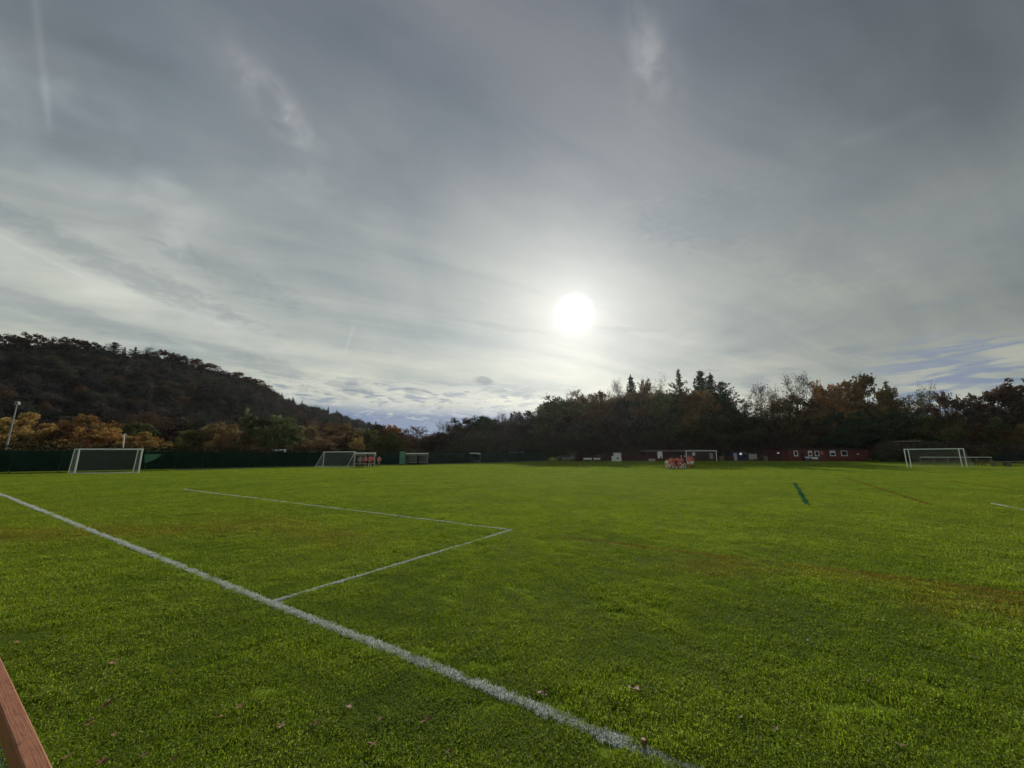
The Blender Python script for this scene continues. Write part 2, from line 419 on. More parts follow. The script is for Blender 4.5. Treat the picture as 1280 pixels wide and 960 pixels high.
# ------------------------------------------------------------------ ground
xs = np.unique(np.concatenate([np.linspace(-160, 160, 81), np.linspace(-1500, 1500, 21)]))
ys = np.unique(np.concatenate([np.linspace(-40, 160, 51), np.linspace(-1200, 1500, 21)]))
gx, gy = np.meshgrid(xs, ys); gzv = gz_np(gx, gy)
nx, ny = len(xs), len(ys); ii = np.arange(nx*ny).reshape(ny, nx)
q = np.stack([ii[:-1, :-1], ii[:-1, 1:], ii[1:, 1:], ii[1:, :-1]], -1).reshape(-1, 4)
fld = linkmesh('grass_field', np_mesh('grass_field', np.stack([gx, gy, gzv], -1).reshape(-1, 3), q, M['ground'], smooth=True))
tag(fld, 'flat mown green playing field reaching to the woods', kind='structure')

# value noise in numpy
_h = np.random.default_rng(3).random((256, 256))
def vnoise(x, y):
    xi = np.floor(x).astype(int); yi = np.floor(y).astype(int); fx = x-xi; fy = y-yi
    fx = fx*fx*(3-2*fx); fy = fy*fy*(3-2*fy); a = lambda i, j: _h[i % 256, j % 256]
    return (a(xi, yi)*(1-fx)+a(xi+1, yi)*fx)*(1-fy)+(a(xi, yi+1)*(1-fx)+a(xi+1, yi+1)*fx)*fy
def fbm(x, y, o=4):
    s = 0; k = .5; 
    for i in range(o): s = s+k*vnoise(x*2**i+17*i, y*2**i+31*i); k *= .5
    return s/(1-.5**o)

# ------------------------------------------------------------------ hill (terrain behind the left side)
SKY = [(-900, 430), (-400, 400), (-120, 408), (0, 425), (50, 424), (100, 430), (150, 433), (180, 440), (215, 446), (250, 457), (290, 467),
       (330, 482), (360, 497), (400, 508), (430, 517), (460, 526), (500, 538), (560, 556), (640, 568), (760, 572)]
_az = [math.degrees(math.atan2(ray(p, 570).x, ray(p, 570).y)) for p, _ in SKY]
_tn = [ray(p, y).z/math.hypot(ray(p, y).x, ray(p, y).y) for p, y in SKY]   # tan of elevation of the skyline
RR = 430.0
def hill_h(a, r):
    """a: azimuth in degrees, r: range"""
    a = np.clip(a, -100, 5); tn = np.interp(a, _az, _tn)
    ridge = np.maximum(tn*RR-7.5, -6.0)
    t = np.clip((r-170)/(RR-170), 0, 1)
    prof = t**1.12
    back = np.clip((r-RR)/500, 0, 1); back = back*back*(3-2*back)
    edge = np.clip((a+100)/25, 0, 1)
    bump = (fbm(a*.35+40, r*.02+9, 3)-.5)*9*np.clip(t*1.5, 0, 1)*np.clip(1.12-t, 0.12, 1)
    return -1.5+(ridge+1.5)*prof*(1-back*.85)*edge+bump*(ridge > 5)
av = np.linspace(-100, 8, 130); rv = np.concatenate([np.linspace(150, RR, 34), np.linspace(RR+15, 1000, 18)])
A_, R_ = np.meshgrid(av, rv); H_ = hill_h(A_, R_)
hv = np.stack([np.sin(np.radians(A_))*R_, np.cos(np.radians(A_))*R_, H_], -1).reshape(-1, 3)
ii = np.arange(len(hv)).reshape(len(rv), len(av))
q = np.stack([ii[:-1, :-1], ii[:-1, 1:], ii[1:, 1:], ii[1:, :-1]], -1).reshape(-1, 4)
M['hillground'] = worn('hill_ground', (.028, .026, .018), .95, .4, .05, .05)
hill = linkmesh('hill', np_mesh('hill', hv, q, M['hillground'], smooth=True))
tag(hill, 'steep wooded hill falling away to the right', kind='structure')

# ------------------------------------------------------------------ tree meshes
def quads(cen, size, r, flat=0.0, aspect=.62):
    n = len(cen); a = r.normal(size=(n, 3)); a /= np.linalg.norm(a, axis=1)[:, None]
    b = r.normal(size=(n, 3)); b[:, 2] *= (1-flat); b -= (b*a).sum(1)[:, None]*a; b /= np.linalg.norm(b, axis=1)[:, None]
    s = (size*r.uniform(.55, 1.25, n))[:, None]; u = a*s*.5; v = b*s*.5*aspect
    vs = np.stack([cen-u, cen+v, cen+u, cen-v], 1).reshape(-1, 3)
    return vs, np.arange(4*n).reshape(n, 4)
def slivers(p, q_, wd, r):
    d = q_-p; s = r.normal(size=p.shape); s -= (s*d).sum(1)[:, None]*d/np.maximum((d*d).sum(1), 1e-9)[:, None]
    s /= np.linalg.norm(s, axis=1)[:, None]; s *= (wd*.5)
    vs = np.stack([p-s, p+s, q_], 1).reshape(-1, 3); return vs, np.arange(3*len(p)).reshape(-1, 3)
def branch_mesh(name, segs, n=4):
    """segs: list of (p, q, r0, r1)"""
    mb = MB()
    for p, q_, r0, r1 in segs: mb.tube(p, q_, r0, max(r1, .004), n=n)
    return mb
def merge(blocks):
    vs = []; fs = []; o = 0
    for v, f in blocks: vs.append(v); fs.append(f+o); o += len(v)
    return np.concatenate(vs), fs
def broadleaf(seed, H=18., W=14., clusters=46, twigs=10, leaves=20, leaf=.66, bare=False, low=.22, even=False):
    r = np.random.default_rng(seed); segs = []
    top = .72*H; tp = [Vector((0, 0, -.3))]
    for k in range(1, 6): tp.append(Vector((r.normal()*.012*H, r.normal()*.012*H, top*k/5)))
    for k in range(5): segs.append((tp[k], tp[k+1], .019*H*(1-k/6.3), .019*H*(1-(k+1)/6.3)))
    cen = []; off = r.uniform(0, 50, 2)
    while len(cen) < clusters:
        d = r.normal(size=3); d /= np.linalg.norm(d); rad = r.uniform(.25, 1)**.45
        env = .78+.5*float(fbm(np.array([d[0]*1.9+off[0]]), np.array([d[1]*1.9+d[2]*1.7+off[1]]), 2)[0])
        if even: env = .92+.2*(env-1)
        c = np.array([d[0]*W/2*rad*env, d[1]*W/2*rad*env, (.5+low/2)*H+d[2]*(1-low)/2*H*rad*min(env, 1.06)])
        if c[2] < low*H: continue
        cen.append(c)
    cen = np.array(cen); P = []; Q = []; ends = []; tc_ = []
    for c in cen:
        zf = min(max(c[2]*.5+.02*H, .2*H), top*.97); k = min(int(zf/top*5), 4); f = zf/top*5-k
        s = tp[k].lerp(tp[k+1], f); e = Vector(c); mid = s.lerp(e, .5)+Vector((r.normal()*.02*H, r.normal()*.02*H, -.015*H+r.normal()*.01*H))
        r0 = .0065*H*(1 if not bare else 1.25)
        segs.append((s, mid, r0, r0*.62)); segs.append((mid, e, r0*.62, r0*.22))
        rc = r.uniform(.07, .125)*H*(1.15 if bare else 1); d = r.normal(size=(twigs, 3)); d /= np.linalg.norm(d, axis=1)[:, None]
        d[:, 2] = d[:, 2]*.75+(.45 if bare else .1)
        e2 = c+d*(rc*r.uniform(.55, 1.1, twigs))[:, None]
        P.append(np.repeat(np.array(e)[None] if False else c[None], twigs, 0)); Q.append(e2); ends.append(e2); tc_.append(np.full(twigs, r.uniform(0, 1)))
    P = np.concatenate(P); Q = np.concatenate(Q); E_ = np.concatenate(ends); tcl = np.concatenate(tc_)
    tr = branch_mesh('trunk', segs); tr_v = np.array([tuple(v) for v in tr.v])
    blocks = []
    sv = slivers(P, Q, .0042*H, r)
    extra = [sv]
    if bare:
        k = 5; p2 = np.repeat(P+(Q-P)*.45, k, 0); q2 = np.repeat(Q, k, 0)+r.normal(size=(len(Q)*k, 3))*.032*H+np.array([0, 0, .012*H])
        extra.append(slivers(p2, q2, .0024*H, r))
        p3 = p2*.4+q2*.6; q3 = q2+r.normal(size=q2.shape)*.022*H; extra.append(slivers(p3, q3, .0019*H, r))
        E_ = q2; tcl = np.repeat(tcl, k)
    lc = np.repeat(E_, leaves, 0)+r.normal(size=(len(E_)*leaves, 3))*.020*H if leaves >= 1 else E_[r.random(len(E_)) < leaves]
    tl = np.repeat(tcl, leaves) if leaves >= 1 else r.random(len(lc))
    lv = quads(lc, leaf, r)
    tint = np.clip(tl*.55+r.random(len(lc))*.45, 0, 1)
    crown = np_mesh('crown', lv[0], lv[1], M['leaf'], tint)
    # trunk mesh: tubes and twig slivers
    me = bpy.data.meshes.new('trunk'); base = len(tr.v)
    ev, ef = merge(extra); allf = list(tr.f)
    for f in ef: allf += [tuple(int(i)+base for i in row) for row in f]
    me.from_pydata(list(tr.v)+[tuple(map(float, v)) for v in ev], [], allf); me.materials.append(M['bark'])
    return me, crown, H, W
def conifer(seed, H=24., W=9., ragged=.15, bottom=.10, dens=1.0):
    r = np.random.default_rng(seed); segs = [(Vector((0, 0, -.3)), Vector((0, 0, H*.5)), .016*H, .009*H), (Vector((0, 0, H*.5)), Vector((r.normal()*.1, 0, H*.985)), .009*H, .001*H)]
    cc = []; z = bottom*H; ph = 0
    while z < .985*H:
        f = z/H; rad = W/2*((1-f)/(1-bottom))**.78*(1+ragged*r.normal()); n = int(6+4*(1-f)*dens)
        for k in range(n):
            if r.random() < ragged*.8: continue
            a = ph+2*math.pi*k/n+r.normal()*.15; L = max(.25, rad*r.uniform(.72, 1.12)); dr = -.18+.5*f
            pts = []
            for t_ in (0, .5, 1): pts.append(Vector((math.cos(a)*L*t_, math.sin(a)*L*t_, z+L*(dr*t_+.22*t_*t_))))
            segs.append((pts[0], pts[1], .0024*H, .0014*H)); segs.append((pts[1], pts[2], .0014*H, .0005*H))
            m = max(5, int(L*4.2*dens))
            for t_ in np.linspace(.12, 1.03, m):
                c = np.array([math.cos(a)*L*t_, math.sin(a)*L*t_, z+L*(dr*t_+.22*t_*t_)])
                sp = .16*L*(1.15-t_)+.10
                for j in range(4): cc.append(c+r.normal(size=3)*np.array([sp, sp, .10])-np.array([0, 0, .10]))
        z += H*.026*r.uniform(.8, 1.25); ph += 1.1
    for k in range(10): cc.append(np.array([r.normal()*.08, r.normal()*.08, H*(.95+.005*k)]))
    cc = np.array(cc); lv = quads(cc, .62, r, .6, .5)
    crown = np_mesh('crown', lv[0], lv[1], M['leaf'], r.random(len(cc)))
    return branch_mesh('trunk', segs).mesh('trunk', M['bark']), crown, H, W
def shrub(seed, H=5., W=6., n=4200, leaf=.16):
    r = np.random.default_rng(seed); segs = []; cen = []
    for k in range(30):
        d = r.normal(size=3); d /= np.linalg.norm(d); d[2] = abs(d[2]); rad = r.uniform(.3, 1)**.4
        c = np.array([d[0]*W*.42*rad, d[1]*W*.42*rad, .12*H+d[2]*.76*H*rad]); cen.append(c)
        segs.append((Vector((r.normal()*.1, r.normal()*.1, -.1)), Vector(c), .05, .015))
    cen = np.array(cen); idx = r.integers(0, len(cen), n); lc = cen[idx]+r.normal(size=(n, 3))*np.array([.085*W, .085*W, .075*H]); lc[:, 2] = np.abs(lc[:, 2])
    ct = r.random(len(cen)); lv = quads(lc, leaf, r)
    return branch_mesh('trunk', segs).mesh('stem', M['bark']), np_mesh('crown', lv[0], lv[1], M['leaf'], np.clip(ct[idx]*.5+r.random(n)*.5, 0, 1)), H, W
K = {
 'oak': [broadleaf(11), broadleaf(12, W=15.5), broadleaf(13, W=12.5, clusters=40)],
 'tall': [broadleaf(21, H=20, W=11, clusters=46), broadleaf(22, H=20, W=10, clusters=42, low=.15)],
 'thin': [broadleaf(31, leaves=9, leaf=.52, twigs=12), broadleaf(32, leaves=8, leaf=.50, twigs=13, W=12)],
 'bare': [broadleaf(41, bare=True, leaves=.6, twigs=11, leaf=.42, clusters=50, W=13), broadleaf(42, bare=True, leaves=.4, twigs=12, leaf=.42, clusters=46, W=14)],
 'round': [broadleaf(51, H=10, W=10, clusters=62, low=.08, even=True, leaf=.40, leaves=22), broadleaf(52, H=10, W=9, clusters=58, low=.05, even=True, leaf=.40, leaves=22)],
 'spruce': [conifer(61), conifer(62, W=8)],
 'pine': [conifer(71, W=13, ragged=.5, bottom=.2, dens=.9), conifer(72, W=15, ragged=.42, bottom=.2)],
 'bush': [shrub(81), shrub(82, W=5)],
}
NAMES = {'oak': 'broadleaf_tree', 'tall': 'broadleaf_tree', 'thin': 'broadleaf_tree', 'bare': 'bare_tree', 'round': 'round_tree',
         'spruce': 'spruce_tree', 'pine': 'pine_tree', 'bush': 'bush'}
CATS = {'oak': 'tree', 'tall': 'tree', 'thin': 'tree', 'bare': 'bare tree', 'round': 'tree', 'spruce': 'conifer', 'pine': 'conifer', 'bush': 'bush'}
_rot = random.Random(5)
def tree(kind, var, px, ytop, Y, wpx, colr, label, group=None, base=None):
    tm, cm, H, W = K[kind][var]
    if group == GL and 195 < px < 480 and colr != DGR: colr = tuple(v*1.35+.012 for v in colr)
    top = atY(px, ytop, Y); z0 = gz(top.x, Y) if base is None else base
    h = top.z-z0; wd = wpx*Y/FPX
    e = empty(NAMES[kind], (top.x, Y, z0-.05), _rot.uniform(0, 6.28), label, CATS[kind], group)
    sx = wd/W*(1.45 if kind == 'spruce' else 1.25 if kind == 'pine' else 1.0 if kind in ('bare', 'bush') else 1.35); e.scale = (sx, sx, h/H*.99)
    t_ = linkmesh('trunk' if kind != 'bush' else 'stem', tm, e); c = linkmesh('crown', cm, e); c.color = (*colr, 1)
    return e
# colours (base colours of the leaves)
GOLD = (.40, .275, .10); TAN = (.22, .165, .075); ORG = (.26, .155, .06); RUST = (.12, .045, .018); BRN = (.060, .038, .020)
OLV = (.105, .105, .032); GRN = (.055, .075, .022); DGR = (.018, .030, .014); DBR = (.030, .022, .016); PUR = (.04, .028, .030); WIL = (.105, .125, .05)
GL = 'trees behind the green windbreak fence, at the foot of the hill'
# --- left belt, behind the windbreak fence
tree('round', 0, 34, 517, 66, 58, GOLD, 'broad golden-yellow tree behind the floodlight pole at the far left', GL)
tree('round', 1, -6, 524, 68, 50, OLV, 'olive-yellow tree cut by the left edge of the photo', GL)
tree('bush', 0, 24, 547, 52, 19, (.11, .11, .035), 'small pale-rimmed green bush just right of the floodlight pole', GL)
tree('bush', 1, 36, 542, 53, 11, DGR, 'narrow nearly black shrub in front of the golden-yellow tree', GL)
tree('bush', 0, 51, 546, 52, 24, (.035, .05, .016), 'dark green rounded bush in front of the right side of the golden-yellow tree', GL)
tree('thin', 0, 70, 520, 84, 46, PUR, 'dull purple-brown thin tree between the golden tree and the orange ones', GL)
tree('oak', 0, 84, 530, 68, 25, (.13, .07, .035), 'brown cone-shaped tree left of the bright orange tree', GL)
tree('oak', 2, 115, 524, 82, 44, ORG, 'rusty orange dome of leaves standing behind the brightest orange tree', GL)
tree('round', 1, 135, 532, 66, 50, (.42, .25, .09), 'brightest orange tree, above the large goal at the left', GL)
tree('bush', 1, 108, 544, 60, 17, (.14, .06, .035), 'small reddish-brown bush at the left foot of the brightest orange tree', GL)
tree('oak', 1, 172, 530, 78, 32, WIL, 'greenish tree rising behind the golden-orange bushes right of the large goal', GL)
tree('round', 0, 184, 541, 64, 42, (.36, .235, .085), 'low wide golden-orange tree right of the tilted white post', GL)
tree('thin', 1, 207, 522, 92, 48, BRN, 'sparse brown tree on the lowest slope behind the golden-orange low tree', GL)
tree('oak', 2, 232, 531, 86, 34, DBR, 'dark brown tree between the golden-orange low tree and the olive ones', GL)
tree('round', 0, 222, 548, 70, 22, OLV, 'short olive bush-like tree over the loose sheet of the fence', GL)
tree('oak', 0, 248, 537, 80, 32, (.13, .115, .05), 'olive-tan tree left of the orange-brown crown', GL)
tree('tall', 0, 280, 528, 84, 28, (.21, .145, .06), 'orange-brown crown half way between the large goal and the green willow', GL)
tree('round', 1, 274, 541, 72, 22, (.30, .19, .09), 'pale tan tree below the orange-brown crown', GL)
tree('oak', 1, 300, 541, 74, 32, (.15, .11, .055), 'russet tree left of the green willow', GL)
tree('round', 0, 311, 512, 120, 17, (.15, .17, .085), 'small pale green tree alone on the dark slope above the willow', GL)
tree('thin', 0, 296, 517, 118, 34, (.07, .055, .05), 'grey-brown thin tree left of the small pale green one', GL)
tree('round', 1, 350, 517, 80, 40, WIL, 'big green willow-like tree, tallest at the foot of the hill', GL)
tree('oak', 0, 332, 520, 84, 34, (.05, .055, .025), 'dark green tree forming the left shoulder of the willow', GL)
tree('round', 0, 376, 539, 84, 26, (.19, .15, .08), 'buff tree right of the willow, above the white van', GL)
tree('tall', 1, 389, 531, 96, 20, (.22, .17, .085), 'slender buff tree above the left post of the oblique goal', GL)
tree('round', 1, 400, 546, 82, 30, (.17, .105, .055), 'reddish brown low tree above the oblique goal', GL)
tree('thin', 1, 408, 530, 104, 36, (.10, .055, .03), 'thin brown tree behind the oblique goal', GL)
tree('oak', 2, 428, 533, 98, 30, (.15, .10, .045), 'yellow-brown tree above the right post of the oblique goal', GL)
tree('tall', 0, 447, 545, 88, 12, (.28, .20, .07), 'narrow yellow tree above the players in pink by the goal', GL)
tree('round', 1, 455, 534, 104, 28, (.12, .125, .04), 'olive-green tree left of the dark dome with the orange cap', GL)
tree('oak', 1, 468, 532, 112, 34, (.025, .034, .014), 'very dark green dome behind the players in pink', GL)
tree('oak', 0, 486, 532, 116, 26, (.28, .125, .03), 'orange cap of leaves above the round olive tree', GL)
tree('round', 0, 488, 541, 94, 38, (.085, .09, .03), 'round olive tree behind the light green board', GL)
tree('thin', 0, 520, 532, 116, 36, (.12, .055, .03), 'reddish brown thinning tree above the pair of dugouts', GL)
tree('bare', 0, 556, 526, 120, 30, DBR, 'round bare tree left of the long dark wood', GL)
tree('oak', 2, 548, 543, 112, 28, (.05, .04, .025), 'low brown tree at the foot of the round bare tree', GL)
GR_ = 'trees of the wood at the far end of the field'
# --- middle and right wood
W_ = [
 ('oak', 1, 581, 524, 118, 40, DBR, 'first dark tree of the wood, where its outline steps up beside the round bare tree'),
 ('oak', 0, 600, 521, 122, 34, DGR, 'dark rounded tree above the single dugout with white roof'),
 ('tall', 0, 614, 520, 120, 18, DGR, 'small black rounded top right of the single dugout'),
 ('bare', 1, 627, 518, 124, 22, DBR, 'bare twiggy top between two dark rounded tops'),
 ('spruce', 0, 639, 514, 126, 12, DGR, 'tiny dark spike in the low middle part of the skyline'),
 ('oak', 2, 650, 520, 118, 30, PUR, 'plum-brown tree in the low part of the wood under the left of the sun'),
 ('oak', 1, 666, 516, 120, 32, DBR, 'dark tree just before the skyline jumps up'),
 ('tall', 1, 697, 494, 112, 46, (.045, .046, .022), 'tall olive-brown tree at the left end of the high wood'),
 ('bare', 0, 713, 491, 116, 26, BRN, 'bare twiggy crown beside the olive-brown end tree'),
 ('oak', 0, 735, 490, 112, 40, (.075, .045, .018), 'brown leafy dome below and right of the sun'),
 ('thin', 1, 757, 498, 114, 22, (.05, .036, .018), 'lower thin top between the brown dome and the twiggy crown'),
 ('bare', 1, 771, 480, 116, 30, DBR, 'high twiggy crown left of the first spruce spire'),
 ('spruce', 0, 788, 467, 118, 26, DGR, 'first spruce spire, standing alone left of the higher conifers'),
 ('oak', 2, 803, 483, 112, 30, (.075, .045, .025), 'reddish brown crown between the lone spruce and a bare top'),
 ('bare', 0, 821, 474, 116, 26, DBR, 'bare fan-shaped top left of the ragged pine'),
 ('pine', 0, 847, 459, 112, 46, (.022, .033, .012), 'ragged pine with uneven side branches, above the huddle of players'),
 ('spruce', 1, 874, 460, 116, 34, DGR, 'tallest spruce, slim pointed tip right of the ragged pine'),
 ('spruce', 0, 887, 465, 118, 30, DGR, 'second spruce tip close beside the tallest one'),
 ('pine', 1, 902, 474, 116, 46, (.016, .026, .012), 'wide dark conifer sloping down to the right of the spruces'),
 ('oak', 1, 828, 497, 108, 42, (.05, .055, .02), 'mossy green tree in front of the pine'),
 ('oak', 0, 868, 490, 108, 40, (.085, .052, .022), 'bronze-brown broadleaf in front of the tallest spruce'),
 ('thin', 0, 926, 497, 112, 30, DBR, 'low thin tree filling the dip right of the conifers'),
 ('bare', 1, 948, 485, 116, 44, DBR, 'wide bare tree left of the tallest leaf-speckled one'),
 ('bare', 0, 968, 488, 116, 36, DBR, 'bare forked tree in the middle of the gap of open branches'),
 ('bare', 1, 996, 472, 114, 50, (.05, .05, .018), 'tall bare tree with a few greenish leaves left of the orange oak'),
 ('oak', 2, 990, 500, 106, 52, (.05, .03, .015), 'dark brown tree behind the left end of the red clubhouse'),
 ('oak', 0, 1036, 478, 112, 40, (.12, .058, .02), 'orange-brown oak with a rusty top behind the clubhouse'),
 ('oak', 1, 1073, 473, 112, 46, (.065, .045, .02), 'high spreading brown oak behind the right half of the clubhouse'),
 ('pine', 0, 1106, 474, 114, 40, (.055, .034, .018), 'rust-tipped ragged tree leaning right of the high brown oak'),
 ('thin', 0, 1133, 492, 112, 34, (.035, .038, .016), 'thin dark tree with sky showing through its middle'),
 ('bare', 0, 1158, 485, 112, 48, (.085, .07, .05), 'pale twiggy bare tree above the nested goals'),
 ('oak', 2, 1180, 496, 104, 32, (.062, .036, .026), 'reddish crown right of the pale twiggy tree'),
 ('thin', 1, 1208, 501, 104, 30, (.035, .034, .018), 'low thin dark tree in the dip before the right edge'),
 ('oak', 1, 1232, 492, 100, 46, (.035, .023, .020), 'dark maroon rounded crown, second from the right edge'),
 ('oak', 0, 1283, 478, 94, 60, (.052, .028, .022), 'reddish brown crown cut by the right edge of the photo'),
 ('round', 0, 1165, 520, 90, 44, (.055, .05, .016), 'olive undergrowth tree directly above the nested goals'),
 ('round', 1, 1198, 527, 88, 46, (.06, .03, .018), 'russet low tree behind the right posts of the nested goals'),
 ('round', 0, 1243, 524, 84, 44, (.045, .048, .018), 'dull green low tree above the wooden bench'),
 ('round', 1, 1277, 528, 80, 36, (.075, .045, .02), 'tawny low tree at the right edge above the dark bench'),
 ('oak', 2, 1118, 520, 96, 50, (.020, .028, .012), 'blackish green tree between the clubhouse and the nested goals'),
 ('oak', 1, 1052, 517, 100, 50, DGR, 'dark green tree close behind the clubhouse windows'),
 ('oak', 0, 932, 522, 102, 46, (.024, .018, .014), 'dark brown tree behind the blue cabin'),
 ('oak', 2, 760, 524, 106, 52, (.035, .022, .018), 'dark red-brown tree behind the white block on the field edge'),
 ('tall', 0, 712, 520, 106, 42, (.035, .026, .02), 'dim brown tree at the right end of the windbreak fence'),
 ('oak', 1, 892, 515, 104, 50, (.028, .024, .012), 'dark olive tree behind the far white goal'),
 ('oak', 0, 805, 520, 104, 46, (.03, .022, .018), 'murky brown tree behind the pale notice board'),
]
for a in W_: tree(a[0], a[1], a[2], a[3], a[4], a[5], tuple(v*2.1+q for v, q in zip(a[6], (.016, .026, .012))), a[7], GR_)
tree('bush', 0, 1262, 560, 66, 30, (.045, .065, .07), 'grey-blue bush low behind the dark bench at the right edge')
tree('bush', 1, 1100, 563, 84, 30, (.03, .04, .018), 'dark low bush just right of the clubhouse')

# --- scatter by geometry nodes
def coll_of(name, objs):
    c = bpy.data.collections.new(name)
    for o in objs: c.objects.link(o)
    return c
def scatter(name, pts, scl, rot, idx, coll, material=None, tilt=None, seed=0):
    me = bpy.data.meshes.new(name); me.vertices.add(len(pts)); me.vertices.foreach_set('co', np.asarray(pts, np.float32).ravel())
    def at(n_, typ, v):
        a = me.attributes.new(n_, typ, 'POINT')
        a.data.foreach_set('vector' if typ == 'FLOAT_VECTOR' else 'value', np.asarray(v).ravel())
    at('scl', 'FLOAT_VECTOR', np.asarray(scl, np.float32)); at('pick', 'INT', np.asarray(idx, np.int32))
    rv_ = np.zeros((len(pts), 3), np.float32); rv_[:, 2] = rot
    if tilt is not None: rv_[:, :2] = tilt
    at('rot', 'FLOAT_VECTOR', rv_)
    o = linkmesh(name, me)
    g = bpy.data.node_groups.new(name, 'GeometryNodeTree'); t = NT(g)
    g.interface.new_socket('Geometry', in_out='INPUT', socket_type='NodeSocketGeometry'); g.interface.new_socket('Geometry', in_out='OUTPUT', socket_type='NodeSocketGeometry')
    gi = t.new('NodeGroupInput'); go = t.new('NodeGroupOutput'); ip = t.new('GeometryNodeInstanceOnPoints')
    ci = t.new('GeometryNodeCollectionInfo'); ci.inputs[0].default_value = coll; ci.inputs[1].default_value = True; ci.inputs[2].default_value = True
    def na(n_, dt):
        a = t.new('GeometryNodeInputNamedAttribute', data_type=dt); a.inputs[0].default_value = n_; return a.outputs[0]
    t.l.new(gi.outputs[0], ip.inputs['Points']); t.l.new(ci.outputs[0], ip.inputs['Instance']); ip.inputs['Pick Instance'].default_value = True
    t.l.new(na('pick', 'INT'), ip.inputs['Instance Index']); t.l.new(na('scl', 'FLOAT_VECTOR'), ip.inputs['Scale'])
    e2r = t.new('FunctionNodeEulerToRotation'); t.l.new(na('rot', 'FLOAT_VECTOR'), e2r.inputs[0]); t.l.new(e2r.outputs[0], ip.inputs['Rotation'])
    t.l.new(ip.outputs[0], go.inputs[0])
    m = o.modifiers.new('scatter', 'NODES'); m.node_group = g
    return o
def crown_src(seed, n, rad, hgt, leaf, mat_, spire=False):
    r = np.random.default_rng(seed); k = 34; d = r.normal(size=(k, 3)); d /= np.linalg.norm(d, axis=1)[:, None]; d[:, 2] = np.abs(d[:, 2])*1.0-.15
    rr_ = r.uniform(.45, 1, k)[:, None]; c = d*np.array([rad, rad, hgt*.5])*rr_*.8+np.array([0, 0, hgt*.5])
    idx = r.integers(0, k, n); lc = c[idx]+r.normal(size=(n, 3))*rad*.2
    if spire:
        t_ = r.random(n)**.7; a = r.uniform(0, 6.28, n); lc = np.stack([np.cos(a)*rad*.7*(1-t_)*r.uniform(.6, 1, n), np.sin(a)*rad*.7*(1-t_)*r.uniform(.6, 1, n), hgt*(.15+t_*1.1)], -1)
    lv = quads(lc, leaf, r); tt = np.clip(r.random(k)[idx]*.6+r.random(n)*.4, 0, 1)
    me = np_mesh('crown', lv[0], lv[1], mat_, tt); o = bpy.data.objects.new('crown', me); return o
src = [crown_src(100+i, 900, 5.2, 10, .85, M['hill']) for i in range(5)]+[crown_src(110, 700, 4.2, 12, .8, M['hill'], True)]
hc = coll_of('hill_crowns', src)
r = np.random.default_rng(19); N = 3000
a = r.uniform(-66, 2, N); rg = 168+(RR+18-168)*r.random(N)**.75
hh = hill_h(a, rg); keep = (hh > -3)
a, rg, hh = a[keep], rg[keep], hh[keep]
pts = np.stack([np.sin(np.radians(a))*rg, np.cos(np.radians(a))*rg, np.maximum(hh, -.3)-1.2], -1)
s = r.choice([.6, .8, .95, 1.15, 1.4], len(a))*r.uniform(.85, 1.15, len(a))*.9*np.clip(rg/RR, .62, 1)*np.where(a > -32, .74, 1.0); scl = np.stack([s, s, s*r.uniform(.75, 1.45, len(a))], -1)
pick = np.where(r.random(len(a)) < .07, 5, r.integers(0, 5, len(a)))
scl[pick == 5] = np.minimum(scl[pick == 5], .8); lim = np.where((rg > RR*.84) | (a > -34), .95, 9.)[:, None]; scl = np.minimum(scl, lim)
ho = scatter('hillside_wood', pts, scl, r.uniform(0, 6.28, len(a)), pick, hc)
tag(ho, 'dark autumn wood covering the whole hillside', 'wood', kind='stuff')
# ridge trees one can tell apart
RT = [(12, 421, 34, 'oak', (.06, .036, .022), 'brownish crown at the top left corner of the hill ridge'),
      (45, 419, 26, 'oak', (.105, .06, .028), 'umbrella-shaped light brown crown, highest on the hill ridge'),
      (78, 424, 20, 'thin', (.05, .035, .025), 'small thin crown on the ridge right of the umbrella-shaped one'),
      (93, 425, 26, 'oak', (.085, .05, .032), 'wide pinkish brown crown on the ridge above the large goal'),
      (117, 429, 18, 'oak', (.02, .028, .014), 'dark green crown on the ridge right of the pinkish brown one'),
      (144, 428, 24, 'pine', (.022, .03, .013), 'flat-topped dark pine standing clear on the ridge'),
      (170, 434, 20, 'pine', (.022, .02, .014), 'black flat-topped tree right of the clear-standing pine'),
      (187, 436, 18, 'bare', (.05, .04, .03), 'bare upright twigs on the ridge before it starts to fall'),
      (207, 441, 22, 'oak', (.08, .04, .025), 'rounded brown crown where the ridge begins to fall'),
      (223, 445, 18, 'oak', (.025, .02, .016), 'small black crown on the falling ridge'),
      (243, 450, 24, 'oak', (.11, .048, .022), 'rust-coloured crown on the falling ridge, left of the double rust one'),
      (262, 457, 26, 'oak', (.095, .042, .02), 'wider rust-coloured crown below its neighbour on the falling ridge'),
      (287, 466, 9, 'spruce', DGR, 'tiny dark spike on the falling ridge'),
      (297, 467, 22, 'oak', (.12, .06, .026), 'orange-brown crown right of the tiny dark spike'),
      (318, 476, 26, 'oak', (.10, .052, .024), 'last rusty crown of the upper ridge')]
for i, (px, yt, wd, kind, cl_, lb) in enumerate(RT):
    rr_ = RR-12; dd = ray(px, 570); Yd = rr_*dd.y/math.hypot(dd.x, dd.y)
    az0 = math.degrees(math.atan2(dd.x, dd.y)); b = float(hill_h(np.array([az0]), np.array([rr_]))[0])-1.0
    tree(kind, i % len(K[kind]), px, yt-1, Yd, wd, cl_, lb, 'crowns standing out on the hill ridge', base=b)

